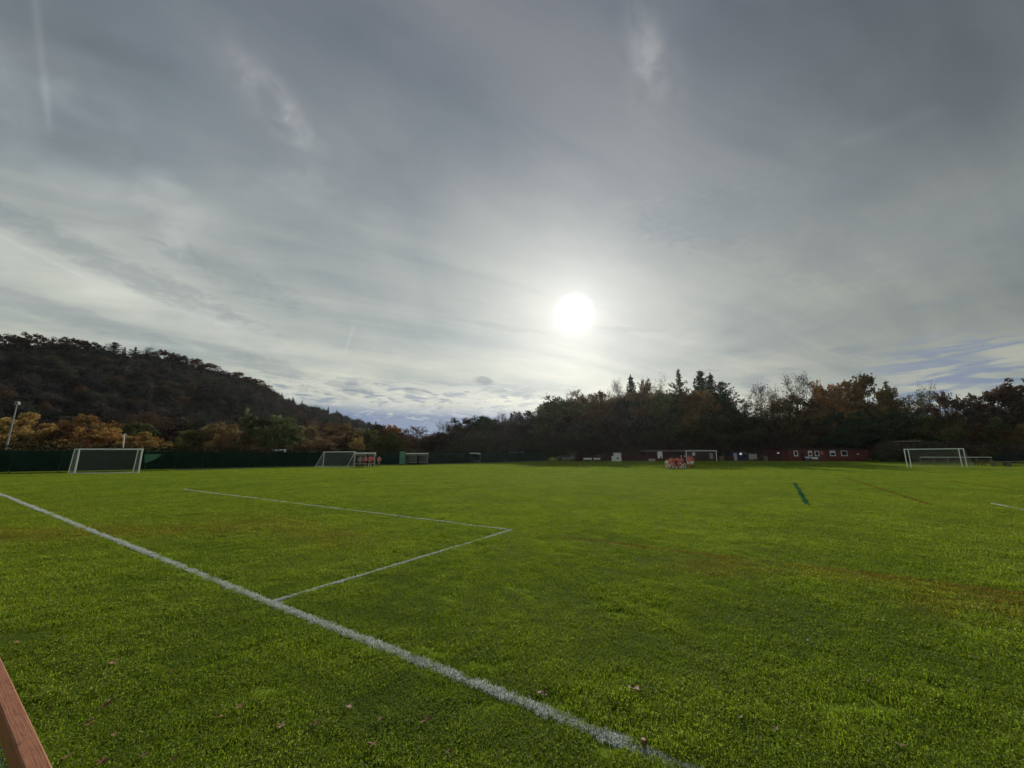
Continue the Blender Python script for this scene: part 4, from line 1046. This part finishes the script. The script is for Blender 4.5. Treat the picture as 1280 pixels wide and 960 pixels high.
# light green board
p = onY(503.8, 78.5); zt = atY(504, 564.5, 78.5).z
gb = empty('green_board', (p.x, p.y-.5, p.z), R(6), 'light green upright board standing left of the pair of dugouts', 'board')
MB().box((-.52, -.04, .08), (.52, .04, zt-p.z)).build('panel', M['lgreen'], gb, .01)
for x in (-.45, .45): MB().box((x-.04, .045, 0), (x+.04, .12, zt-p.z-.1)).build('post', M['post'], gb)
for x in (-.45, .45): MB().box((x-.05, -.35, 0), (x+.05, .5, .07)).build('foot', M['post'], gb)
# dugouts
def dugout(px, Y, wd, rz, label, hgt=2.3, bm_=None):
    p = onY(px, Y); e = empty('dugout', p, rz, label, 'dugout', 'dugouts on the left edge of the field'); h = wd/2
    MB().prism([(-.75, hgt-.16), (-.72, hgt), (.1, hgt-.03), (.75, hgt-.45), (.72, hgt-.52), (.08, hgt-.12)], 0, -h, h).build('roof', M['white'], e)
    MB().box((-h, .70, .1), (h, .745, hgt-.50)).build('back_panel', M['shelter'], e)
    for s in (-1, 1):
        x = s*h; a, b = (x-.03, x-.0) if s > 0 else (x, x+.03)
        MB().prism([(-.45, .12), (.69, .12), (.69, hgt-.56), (.08, hgt-.18), (-.45, hgt-.22)], 0, a, b).build('side_panel', M['shelter'], e)
        MB().box((x-.03, -.56, 0), (x+.03, -.47, hgt-.165)).build('post', M['grey'], e)
    MB().box((-h+.08, .2, .42), (h-.08, .6, .48)).build('bench', M['wpanel'], e, .008)
    for x in (-h*.6, h*.6): MB().box((x-.03, .3, 0), (x+.03, .5, .418)).build('leg', M['black'], e)
    return e
dugout(514.3, 78.5, 2.1, R(4), 'left dugout of the pair, next to the light green board')
dugout(528.2, 79.5, 2.3, R(4), 'right dugout of the pair')
dugout(450.5, 64.8, 1.9, R(8), 'left one of the dark shelters with pale roofs behind the players in pink')
dugout(464.0, 65.0, 1.3, R(8), 'narrow right-hand shelter with a pale roof behind the players in pink')
dugout(591, 88.0, 3.4, R(2), 'single dugout with a white roof under the low dark part of the wood')

# low red boundary wall/fence at the far edge
fw = empty('boundary_fence', (12, 98, gz(12, 98)), 0, 'low dull red board fence along the far edge, between the windbreak and the long building', 'fence')
x = 16.0; k = 0
while x < 34.0:
    hb = 1.45+.05*math.sin(k*1.7); MB().box((x-12+.01, -.02, .05), (x-12+.42, .012, hb)).build('board', M['brick2'], fw); x += .43; k += 1
    if k % 6 == 0: MB().box((x-12-.04, .02, 0), (x-12+.04, .1, 1.5)).build('post', M['wood'], fw)
# folding tables
def table(px, Y, wd, label):
    p = onY(px, Y); e = empty('folding_table', p, R(5), label, 'table', 'white folding tables at the far edge'); h = wd/2
    MB().box((-h, -.38, .80), (h, .38, .85)).build('top', M['wpanel'], e, .01); MB().box((-h, -.385, .45), (h, -.375, .798)).build('front_cloth', M['wpanel'], e)
    for x_ in (-h+.15, h-.15):
        for y_ in (-.3, .3): MB().tube((x_, y_, 0), (x_, y_, .8), .02).build('leg', M['grey'], e)
table(734, 92.5, 2.0, 'left of the two small white tables on the far edge')
table(745.5, 92.5, 1.6, 'right of the two small white tables on the far edge')
# white block (ticket hatch)
p = onY(770.5, 92); e = empty('white_kiosk', p, 0, 'small stepped white box kiosk with a dark square on its front, on the far edge', 'kiosk')
MB().box((-.55, -.6, .05), (.98, .6, 1.95)).build('body', M['wpanel'], e, .02); MB().box((-1.05, -.55, .05), (-.553, .55, 1.25)).build('side_unit', M['wpanel'], e, .02)
MB().box((-.1, -.62, .55), (.32, -.604, .95)).build('hatch', M['black'], e); MB().box((-.62, -.66, 1.955), (1.04, .66, 2.02)).build('roof', M['wpanel'], e)
# notice board
p = onY(825, 91.5); e = empty('notice_board', p, 0, 'pale notice board on two posts left of the team huddle', 'notice board')
MB().box((-.58, -.03, .75), (.58, .03, 2.3)).build('panel', M['wpanel'], e, .01)
for x in (-.5, .5): MB().box((x-.04, .035, 0), (x+.04, .1, 2.3)).build('post', M['wood'], e)
MB().box((-.02, -.036, .85), (.35, -.031, 1.15)).build('poster', M['black'], e)
# low pale crates
p = onY(814.5, 91); e = empty('crate', p, R(8), 'low pale crate at the foot of the notice board', 'crate')
MB().box((-.7, -.3, .02), (.7, .3, .55)).build('body', M['pale'], e, .02); MB().box((-.74, -.33, .553), (.74, .33, .60)).build('lid', M['wpanel'], e, .01)
# low timber planks, panels one by one
def building(nm, px0, px1, Y, h, dep, wallm, roofm, label, over=.35, pitch=.35):
    a = onY(px0, Y); b = onY(px1, Y); L = b.x-a.x; e = empty(nm, (a.x, Y, a.z), 0, label, 'building')
    MB().box((0, 0, 0), (L, dep, h)).build('wall', wallm, e)
    MB().prism([(-over, h+.004), (-over, h+.12), (dep*.5, h+.12+pitch), (dep+over, h+.12), (dep+over, h+.004)], 0, -over, L+over).build('roof', roofm, e)
    MB().box((-over-.02, -over-.035, h-.02), (L+over+.02, -over-.005, h+.14)).build('fascia', roofm, e)
    return e, L
lb_, L = building('long_building', 806, 896, 99, 2.35, 5, M['brick2'], M['greyroof'], 'long low dull red building with a grey roof edge behind the far goal')
def sub(px, Y, e): return onY(px, Y).x-e.location.x
for (p0, p1, z0, z1, m_, nm) in ((865.6, 869, 1.35, 2.1, 'wpanel', 'sign'), (887, 891, .5, 1.9, 'pale', 'door'), (838, 842, .3, 1.9, 'black', 'door'), (848, 853, 1.1, 1.8, 'black', 'window'), (874, 879, 1.1, 1.8, 'black', 'window')):
    MB().box((sub(p0, 99, lb_), -.06, z0), (sub(p1, 99, lb_), -.005, z1)).build(nm, M[m_], lb_)
# blue cabin
bc, L = building('blue_cabin', 915, 934.5, 96, 2.15, 3, M['blue'], M['roof'], 'dark blue cabin with a small bright lamp on its front', .1, .1)
x = sub(926, 96, bc); MB().box((x-.24, -.1, 1.5), (x+.24, -.03, 1.95)).build('lamp', M['lamp'], bc)
MB().box((.4, -.05, .1), (1.2, -.005, 1.9)).build('door', M['grey'], bc); MB().box((L-1.1, -.05, 1.0), (L-.4, -.005, 1.6)).build('window', M['glass'], bc)
# pale banner
p = onY(941, 93.5); e = empty('banner_board', p, 0, 'pale banner board with faded dark lettering between the blue cabin and the clubhouse', 'banner')
MB().box((-1.0, -.02, .45), (1.0, .02, 1.7)).build('panel', M['pale'], e, .008)
for x in (-.9, .9): MB().box((x-.04, .025, 0), (x+.04, .09, 1.7)).build('post', M['wood'], e)
mb = MB()
for (x0, x1, z0, z1) in ((-.8, -.72, .75, 1.45), (-.72, -.45, 1.36, 1.45), (-.72, -.5, 1.05, 1.12), (-.1, .0, .8, 1.3), (0, .25, 1.22, 1.3), (.25, .33, .8, 1.3), (.5, .58, .8, 1.4), (.58, .8, .8, .88)): mb.box((x0, -.028, z0), (x1, -.0205, z1))
mb.build('lettering', M['grey'], e)
# fence panels between banner and container
fw2 = empty('panel_fence', (onY(899, 95).x, 95, gz(60, 95)), 0, 'low brown and pinkish panel fence between the far goal and the clubhouse', 'fence')
x0 = onY(899, 95).x; x1 = onY(985, 95).x; x = x0; k = 0
while x < x1:
    if not (onY(913, 95).x < x < onY(935, 95).x):
        MB().box((x-x0+.02, -.025, .05), (x-x0+1.15, .02, 1.25+.1*math.sin(k*2.1))).build('panel', M['pink'] if k % 7 == 5 else M['brick2'] if k % 3 else M['wood'], fw2)
    x += 1.2; k += 1
rcn, L = building('red_container', 962, 982, 94.5, 2.35, 2.6, M['brick2'], M['brick2'], 'dull red container left of the clubhouse with a small white lamp', .02, .04)
x = sub(973, 94.5, rcn); MB().box((x-.22, -.08, 1.8), (x+.22, -.03, 1.98)).build('lamp', M['lamp'], rcn)
for k in range(9): MB().box((L*k/9+.05, -.03, .1), (L*k/9+L/18, -.004, 2.3)).build('rib', M['brick2'], rcn)
# clubhouse
ch, L = building('clubhouse', 986, 1087, 92, 2.72, 7, M['brick'], M['roof'], 'long single-storey red clubhouse with five white-framed windows', .35, .2)
def window(e, Y, px0, px1, py0, py1, blind):
    a = atY(px0, py0, Y); b = atY(px1, py1, Y); x0, x1 = a.x-e.location.x, b.x-e.location.x; z1, z0 = a.z-e.location.z, b.z-e.location.z; f = .16
    wdw = MB().box((x0, -.09, z1-f), (x1, -.01, z1)).box((x0, -.09, z0), (x1, -.01, z0+f)).box((x0, -.09, z0+f), (x0+f, -.01, z1-f)).box((x1-f, -.09, z0+f), (x1, -.01, z1-f)).build('window', M['wpanel'], e)
    MB().box((x0+f, -.05, z0+f), (x1-f, -.02, z1-f)).build('pane', M['glass'], wdw)
    MB().box((x0-.05, -.15, z0-.06), (x1+.05, -.01, z0-.005)).build('sill', M['wpanel'], wdw)
    if blind: MB().box((x0+f, -.07, z1-f-(z1-z0)*blind), (x1-f, -.055, z1-f)).build('blind', M['wpanel'], wdw)
for a in ((991.7, 997.6, 563.4, 570.0, 0), (1009.6, 1015.4, 563.4, 570.0, .28), (1017.8, 1024.0, 563.4, 570.0, 0), (1036.6, 1044.6, 563.2, 569.8, .32), (1050.6, 1059.4, 563.2, 569.8, 0)): window(ch, 92, *a)
x = sub(1024.8, 92, ch); MB().box((x, -.05, 1.55), (x+.95, -.005, 2.35)).build('sign', M['pink'], ch)
x = sub(1072.5, 92, ch); MB().box((x-.25, -.12, 1.55), (x+.25, -.03, 1.75)).build('lamp', M['wpanel'], ch)
x = sub(1003.5, 92, ch); MB().box((x-.45, -.05, 0), (x+.45, -.005, 2.0)).build('door', M['roof'], ch)
nb = int(L/.32)
for k in range(0, nb):                         # cladding boards, joints recessed
    if k % 1 == 0: MB().box((k*.32+.01, -.022, .03), (k*.32+.30, -.003, .72)).build('cladding_board', M['brick'], ch)
# covered benches with blue tarpaulin
p = onY(1014.5, 89.5); e = empty('covered_bench', p, R(-12), 'bench heaped with blue and white covers in front of the clubhouse windows', 'bench')
MB().prism([(-.4, .45), (-.3, .85), (.1, .95), (.4, .5)], 0, -1.3, 1.2).build('cover', M['tarp'], e, .04)
MB().prism([(-.46, .50), (-.36, .86), (-.1, .92), (-.12, .87), (-.33, .80), (-.42, .5)], 0, -.2, 1.0).build('white_cover', M['wpanel'], e)
MB().prism([(-.46, .78), (-.3, .99), (.2, 1.0), (.2, .96), (-.28, .94)], 0, -1.5, -.5).build('white_cover', M['wpanel'], e)
for x in (-1.1, 1.0):
    for y in (-.3, .3): MB().box((x-.04, y-.04, 0), (x+.04, y+.04, .5)).build('leg', M['wood'], e)
# shed right behind the nested goals
sh, L = building('brown_shed', 1137, 1152, 86, 4.4, 3, M['darkwood'], M['pale'], 'brown shed with a pale eaves line, seen above the left half of the nested goals', .15, .05)
MB().box((1, -.05, .1), (1.9, -.005, 2.1)).build('door', M['roof'], sh)
# white topped rail
a = onY(1150, 60); b = onY(1239, 58); e = empty('rail_barrier', a, math.atan2(b.y-a.y, b.x-a.x), 'waist-high barrier with a white top rail behind the nested goals', 'barrier'); L = (b-a).length
MB().box((0, -.05, 1.15), (L, .05, 1.24)).build('top_rail', M['wpanel'], e); MB().box((0, -.02, .6), (L, .02, .68)).build('lower_rail', M['wood'], e)
for k in range(6): MB().box((L*k/5-.05, .055, 0), (L*k/5+.05, .13, 1.2)).build('post', M['wood'], e)
# picnic table and benches
def bench(px, Y, wd, rz, topm, label, hgt=.75, table_=False):
    p = onY(px, Y); e = empty('picnic_table' if table_ else 'park_bench', p, rz, label, 'picnic table' if table_ else 'bench'); h = wd/2
    for j in range(4 if table_ else 3):
        y = -.3+j*.155 if table_ else -.2+j*.15
        MB().box((-h, y, hgt-.04), (h, y+.135, hgt)).build('plank', topm, e, .005)
    if table_:
        for y in (-.75, .62):
            MB().box((-h, y, .41), (h, y+.15, .45)).build('seat', M['wood'], e, .005)
        for x in (-h*.7, h*.7):
            MB().add(*slat((x, -.62, 0), (x, -.12, hgt-.045), .05)).build('leg', M['wood'], e); MB().add(*slat((x, .66, 0), (x, .16, hgt-.045), .05)).build('leg', M['wood'], e)
            MB().box((x+.052, -.75, .34), (x+.10, .77, .408)).build('brace', M['wood'], e)
    else:
        for x in (-h*.85, h*.85): MB().box((x-.05, -.2, 0), (x+.05, .25, hgt-.045)).build('leg', M['wood'], e)
        MB().box((-h*.8, -.02, .12), (h*.8, .06, .2)).build('stretcher', M['black'], e)
    return e
def slat(p, q_, w_):
    p, q_ = Vector(p), Vector(q_); o = [Vector((-w_, -w_, 0)), Vector((w_, -w_, 0)), Vector((w_, w_, 0)), Vector((-w_, w_, 0))]
    return [p+v for v in o]+[q_+v for v in o], [(3,2,1,0),(4,5,6,7),(0,1,5,4),(1,2,6,5),(2,3,7,6),(3,0,4,7)]
bench(1227, 56, 1.9, R(10), M['wood'], 'weathered picnic table under the right end of the white rail', .8, True)
bench(1247, 54, 2.2, R(4), M['pale'], 'pale-topped bench between the picnic table and the dark bench', .62)
bench(1273, 52, 3.0, R(-6), M['pale'], 'dark bench with a pale seat at the right edge of the photo', .68)

# ------------------------------------------------------------------ people
def person_rig(pose):
    """joints (x right, y back, z up), facing -y"""
    if pose == 'stand': J = dict(pel=(0,0,.93), hipL=(.09,0,.90), kneL=(.12,-.02,.49), ankL=(.14,.02,.09), hipR=(-.09,0,.90), kneR=(-.11,-.03,.49), ankR=(-.14,.0,.09),
        chest=(0,.01,1.28), neck=(0,.0,1.47), shL=(.19,.01,1.41), elL=(.28,.02,1.13), wrL=(.26,-.08,.90), shR=(-.19,.01,1.41), elR=(-.29,.03,1.14), wrR=(-.28,-.06,.90), head=(0,-.03,1.64))
    if pose == 'hips': J = dict(pel=(0,0,.93), hipL=(.09,0,.90), kneL=(.15,-.03,.49), ankL=(.20,.02,.09), hipR=(-.09,0,.90), kneR=(-.13,-.02,.49), ankR=(-.17,.0,.09),
        chest=(0,.0,1.28), neck=(0,-.01,1.47), shL=(.19,.0,1.41), elL=(.38,.08,1.17), wrL=(.20,.0,1.00), shR=(-.19,.0,1.41), elR=(-.38,.08,1.17), wrR=(-.20,.0,1.00), head=(0,-.05,1.63))
    if pose == 'bend': J = dict(pel=(0,.18,.84), hipL=(.09,.17,.81), kneL=(.16,-.06,.47), ankL=(.17,.04,.09), hipR=(-.09,.17,.81), kneR=(-.15,-.05,.47), ankR=(-.17,.04,.09),
        chest=(0,-.06,1.11), neck=(0,-.20,1.25), shL=(.19,-.14,1.20), elL=(.27,-.16,.92), wrL=(.18,-.15,.66), shR=(-.19,-.14,1.20), elR=(-.27,-.16,.92), wrR=(-.18,-.15,.66), head=(0,-.31,1.38))
    if pose == 'kneel': J = dict(pel=(0,.12,.52), hipL=(.09,.10,.50), kneL=(.13,-.30,.50), ankL=(.14,-.26,.09), hipR=(-.09,.12,.49), kneR=(-.13,-.10,.10), ankR=(-.13,.32,.10),
        chest=(0,.06,.86), neck=(0,.0,1.04), shL=(.18,.02,.99), elL=(.25,-.10,.74), wrL=(.14,-.28,.58), shR=(-.18,.02,.99), elR=(-.27,.0,.73), wrR=(-.17,-.18,.56), head=(0,-.04,1.20))
    if pose == 'sit': J = dict(pel=(0,.10,.13), hipL=(.09,.08,.12), kneL=(.22,-.32,.36), ankL=(.14,-.66,.08), hipR=(-.09,.08,.12), kneR=(-.24,-.28,.34), ankR=(-.12,-.60,.08),
        chest=(0,.14,.47), neck=(0,.08,.65), shL=(.18,.10,.60), elL=(.28,-.06,.40), wrL=(.20,-.28,.38), shR=(-.18,.10,.60), elR=(-.29,-.04,.40), wrR=(-.22,-.26,.37), head=(0,.03,.81))
    return {k: Vector(v) for k, v in J.items()}
def make_body(pose):
    J = person_rig(pose); vs = []; ed = []; rad = []; reg = {}
    def v(p, r_): vs.append(tuple(p)); rad.append(r_ if isinstance(r_, tuple) else (r_, r_)); return len(vs)-1
    def e(a, b): ed.append((a, b))
    pel = v(J['pel'], (.155, .11)); wa = v(J['pel'].lerp(J['chest'], .5), (.135, .10)); ch_ = v(J['chest'], (.165, .115)); nb_ = v(J['chest'].lerp(J['neck'], .72), (.11, .08)); nk = v(J['neck'], .056)
    d = (J['head']-J['neck']).normalized(); h0 = v(J['head']-d*.05+Vector((0, -.01, 0)), (.070, .078)); h1 = v(J['head']+d*.02, (.078, .09)); h2 = v(J['head']+d*.09, (.058, .066))
    for a, b in ((pel, wa), (wa, ch_), (ch_, nb_), (nb_, nk), (nk, h0), (h0, h1), (h1, h2)): e(a, b)
    segs = [('shirt', J['pel'].lerp(J['chest'], .12), J['neck'].lerp(J['chest'], .15)), ('shorts', J['pel']+Vector((0, 0, -.02)), J['pel']+Vector((0, 0, -.05))), ('skin', J['neck'], J['head']+d*.12)]
    for s in 'LR':
        hp, kn, an = J['hip'+s], J['kne'+s], J['ank'+s]
        a = v(hp.lerp(kn, .18), .088); m = v(hp.lerp(kn, .6), .070); k = v(kn, .056); c1 = v(kn.lerp(an, .35), .056); c2 = v(an, .037)
        toe_dir = Vector((an.x*.25, -.16, 0)) if not (pose == 'kneel' and s == 'R') else Vector((0, .10, -.02)); ft = v(an+toe_dir*.5+Vector((0, 0, -.045)), (.042, .035)); to = v(an+toe_dir+Vector((0, 0, -.055)), (.038, .026))
        for x_, y_ in ((pel, a), (a, m), (m, k), (k, c1), (c1, c2), (c2, ft), (ft, to)): e(x_, y_)
        segs += [('shorts', hp, hp.lerp(kn, .58)), ('skin', hp.lerp(kn, .66), kn.lerp(an, .12)), ('sock', kn.lerp(an, .25), an+Vector((0, 0, .03))), ('boot', an+Vector((0, 0, -.035)), an+toe_dir+Vector((0, 0, -.05)))]
        sh_, el_, wr = J['sh'+s], J['el'+s], J['wr'+s]
        a = v(sh_, (.062, .062)); m = v(sh_.lerp(el_, .5), .046); k = v(el_, .038); f = v(el_.lerp(wr, .4), .038); w_ = v(wr, .026)
        hd = (wr-el_).normalized(); palm = v(wr+hd*.05, (.038, .018)); kn_ = v(wr+hd*.09, (.040, .016))
        for x_, y_ in ((nb_, a), (a, m), (m, k), (k, f), (f, w_), (w_, palm), (palm, kn_)): e(x_, y_)
        sidev = hd.cross(Vector((0, 1, .1))).normalized()
        for i, (o_, ln) in enumerate(((-.030, .062), (-.010, .075), (.010, .070), (.029, .055))):
            f1 = v(wr+hd*(.10+.25*ln)+sidev*o_*1.15, .0092); f2 = v(wr+hd*(.095+ln*.85)+sidev*o_*1.2+Vector((0, -.012, 0)), .008); e(kn_, f1); e(f1, f2)
        t1 = v(wr+hd*.055-sidev*.048, .011); t2 = v(wr+hd*.085-sidev*.062, .009); e(palm, t1); e(t1, t2)
        segs += [('shirt', sh_, sh_.lerp(el_, .62)), ('skin', sh_.lerp(el_, .78), wr+hd*.2)]
    me = bpy.data.meshes.new('body'); me.from_pydata(vs, ed, []); o = bpy.data.objects.new('tmp', me); C.objects.link(o)
    sk = o.modifiers.new('s', 'SKIN'); sk.use_smooth_shade = True
    for i, sv in enumerate(me.skin_vertices[0].data): sv.radius = rad[i]; sv.use_root = (i == 0)
    o.modifiers.new('d', 'SUBSURF').levels = 1
    dg = bpy.context.evaluated_depsgraph_get(); dg.update(); bm_me = bpy.data.meshes.new_from_object(o.evaluated_get(dg)); bpy.data.objects.remove(o)
    # face: nose, brow, ears, eyes as small bumps joined to the head
    hd_ = J['head']; mb = MB()
    def ball(c, r_, sq=(1, 1, 1)):
        bm = bmesh.new(); bmesh.ops.create_icosphere(bm, subdivisions=1, radius=r_); i0 = len(mb.v)
        mb.add([Vector((q.co.x*sq[0], q.co.y*sq[1], q.co.z*sq[2]))+c for q in bm.verts], [tuple(x_.index for x_ in f.verts) for f in bm.faces]); bm.free()
    ball(hd_+Vector((0, -.095, -.01)), .018, (.7, 1, 1.2)); ball(hd_+Vector((.082, 0, 0)), .024, (.4, .8, 1.2)); ball(hd_+Vector((-.082, 0, 0)), .024, (.4, .8, 1.2)); ball(hd_+Vector((0, -.082, -.055)), .018, (1.3, .5, .4))
    fv = [tuple(v_.co) for v_ in bm_me.vertices]; ff = [tuple(p_.vertices) for p_ in bm_me.polygons]; b0 = len(fv)
    body = bpy.data.meshes.new('body'); body.from_pydata(fv+mb.v, [], ff+[tuple(b0+i for i in f) for f in mb.f])
    body.polygons.foreach_set('use_smooth', [True]*len(body.polygons))
    # eyes
    em = MB(); mb = em; ball(hd_+Vector((.03, -.080, .015)), .010); ball(hd_+Vector((-.03, -.080, .015)), .010); eyes = em
    bm_me.update()
    cls = {}; names = ['shirt', 'shorts', 'sock', 'boot', 'hair']
    def near(p, a, b):
        ab = b-a; t_ = max(0, min(1, (p-a).dot(ab)/max(ab.dot(ab), 1e-9))); return (p-(a+ab*t_)).length
    nrm = [v_.normal.copy() for v_ in bm_me.vertices]; out = {n_: [] for n_ in names}
    for p_ in bm_me.polygons:
        c = p_.center; best = min(segs, key=lambda s_: near(c, s_[1], s_[2])); k = best[0]
        rel = c-J['head']; 
        if rel.length < .16 and (rel.z > .045 or (rel.y > .02 and rel.z > -.05)): k = 'hair'
        if k in out: out[k].append(tuple(p_.vertices))
    parts = {}
    for n_, fl_ in out.items():
        if not fl_: continue
        ids = sorted({i for f in fl_ for i in f}); mp = {i: j for j, i in enumerate(ids)}; off = {'shirt': .020, 'shorts': .026, 'sock': .006, 'boot': .010, 'hair': .012}[n_]
        m = bpy.data.meshes.new(n_); m.from_pydata([tuple(bm_me.vertices[i].co+nrm[i]*off) for i in ids], [], [tuple(mp[i] for i in f) for f in fl_])
        m.polygons.foreach_set('use_smooth', [True]*len(m.polygons)); parts[n_] = m
    return body, parts, eyes
def obj_color_mat(nm, rough=.8):
    def f(t):
        oi = t.new('ShaderNodeObjectInfo'); n = t.noise(t.new('ShaderNodeTexCoord').outputs['Object'], 14, 3, .6)
        a = t.new('ShaderNodeVectorMath', operation='SCALE'); t.l.new(oi.outputs['Color'], a.inputs[0]); t.put(a.inputs['Scale'], n*.5+.75); return pbr(t, a.outputs[0], rough, .3)
    return mat(nm, f)
M['cloth'] = obj_color_mat('cloth'); M['skin'] = obj_color_mat('skin', .55)
PB = {}
for ps in ('stand', 'hips', 'bend', 'kneel', 'sit'):
    b, parts, ey = make_body(ps); b.materials.append(M['skin'])
    for m_ in parts.values(): m_.materials.append(M['cloth'])
    PB[ps] = (b, parts, ey.mesh('eyes', M['black']))
PINK = (.62, .15, .18); REDS = (.55, .085, .065); WHT = (.80, .78, .76); BLK = (.02, .02, .024); SK = (.50, .29, .20)
def person(pose, px, Y, rz, shirt, shorts, sock, label, group, hair=(.06, .035, .02), s=1.0, dz_=0):
    p = onY(px, Y); e = empty('person', p, rz, label, 'person', group); e.scale = (s, s, s)
    b, parts, ey = PB[pose]; o = linkmesh('body', b, e); o.color = (*SK, 1); linkmesh('eyes', ey, e)
    for n_, m_ in parts.items():
        o = linkmesh({'shirt': 'shirt', 'shorts': 'shorts', 'sock': 'socks', 'boot': 'boots', 'hair': 'hair'}[n_], m_, e)
        o.color = (*{'shirt': shirt, 'shorts': shorts, 'sock': sock, 'boot': (.12, .12, .12), 'hair': hair}[n_], 1)
    return e
G2 = 'team gathered for a huddle on the field'
for a in [
 ('bend', 836.5, 54.6, R(10), (.70, .22, .18), WHT, REDS, 'leftmost bending player of the back row, pale pink shirt and white shorts'),
 ('bend', 839.8, 55.2, R(-12), (.58, .08, .06), WHT, REDS, 'second bending player from the left, redder shirt, white shorts'),
 ('bend', 843.2, 55.0, R(6), (.66, .13, .10), REDS, REDS, 'middle bending player of the back row, red shorts'),
 ('bend', 846.8, 55.3, R(-8), (.64, .13, .10), WHT, REDS, 'fourth bending player from the left, reddish pink shirt'),
 ('bend', 850.0, 54.7, R(14), (.68, .18, .14), WHT, REDS, 'rightmost bending player of the back row, in front of the people in black'),
 ('kneel', 832.8, 53.4, R(-60), WHT, WHT, WHT, 'player in white crouching sideways at the left end of the front row'),
 ('kneel', 837.0, 53.1, R(8), (.62, .18, .14), WHT, WHT, 'kneeling player in red and white next to the one in white'),
 ('sit', 840.8, 53.0, R(0), (.64, .14, .11), REDS, WHT, 'player sitting on the grass in the middle of the front row'),
 ('kneel', 844.8, 53.2, R(-10), (.20, .03, .035), BLK, REDS, 'kneeling player in dark maroon in the front row'),
 ('sit', 848.6, 53.2, R(12), (.5, .10, .12), WHT, WHT, 'sitting player in crimson right of the maroon one'),
 ('kneel', 852.6, 53.4, R(22), (.34, .05, .08), WHT, WHT, 'kneeling player at the right end of the front row, white shorts'),
 ('stand', 851.4, 57.0, R(8), BLK, BLK, BLK, 'left of the two people standing in black with pale hair'),
 ('stand', 855.6, 56.6, R(-14), BLK, BLK, BLK, 'right of the two people standing in black with pale hair'),
 ('hips', 860.2, 54.6, R(12), (.66, .14, .12), WHT, REDS, 'standing player in pink with hands on hips, right of the people in black'),
 ('stand', 864.4, 54.4, R(-6), (.55, .10, .09), WHT, BLK, 'rightmost standing player in red, white shorts and dark socks'),
]:
    kw = dict(hair=(.55, .54, .52)) if 'black' in a[7] and a[4] == BLK else {}
    person(*a, G2, s=1.03, **kw)
G3 = 'players standing by the small goals at the left'
person('hips', 450.5, 61.5, R(20), (.34, .33, .29), BLK, BLK, 'person in a pale grey top between the oblique goal and the players in pink', G3, s=.98)
person('stand', 456.8, 61.5, R(-8), PINK, BLK, BLK, 'leftmost player in pink', G3)
person('hips', 462.6, 60.8, R(4), (.70, .15, .18), BLK, WHT, 'middle player in pink, the largest of them', G3, s=1.04)
person('stand', 466.2, 62.5, R(18), (.50, .10, .14), BLK, BLK, 'player in darker crimson half hidden behind the middle one', G3)
person('hips', 474.2, 62, R(-10), (.66, .16, .22), BLK, BLK, 'player in pink standing apart on the right', G3)
# football
def ball_mesh():
    bm = bmesh.new(); bmesh.ops.create_icosphere(bm, subdivisions=3, radius=.11); me = bpy.data.meshes.new('football'); bm.to_mesh(me); bm.free(); me.materials.append(M['wpanel'])
    me.polygons.foreach_set('use_smooth', [True]*len(me.polygons)); return me
p = onY(457.5, 60.2); fb = linkmesh('football', ball_mesh(), None, p+Vector((0, 0, .135))); tag(fb, 'white football at the feet of the players in pink', 'football')

# ------------------------------------------------------------------ thin haze added as a lens veil to lift the dark wood
me = MB().box((-1600, -1300, -8), (1600, 1600, 200)).mesh('haze', M['white']); me.materials.clear()
hm = bpy.data.materials.new('haze'); hm.use_nodes = True; ht = NT(hm.node_tree); ht.n.clear()
pv = ht.new('ShaderNodeVolumePrincipled'); pv.inputs['Color'].default_value = (.93, .95, 1, 1); pv.inputs['Density'].default_value = 5e-5; pv.inputs['Anisotropy'].default_value = .7
ho_ = ht.new('ShaderNodeOutputMaterial'); ht.l.new(pv.outputs[0], ho_.inputs['Volume'])
me.materials.append(hm); tag(linkmesh('haze', me), 'faint haze volume added to lift the dark wood under the sun', kind='stuff')
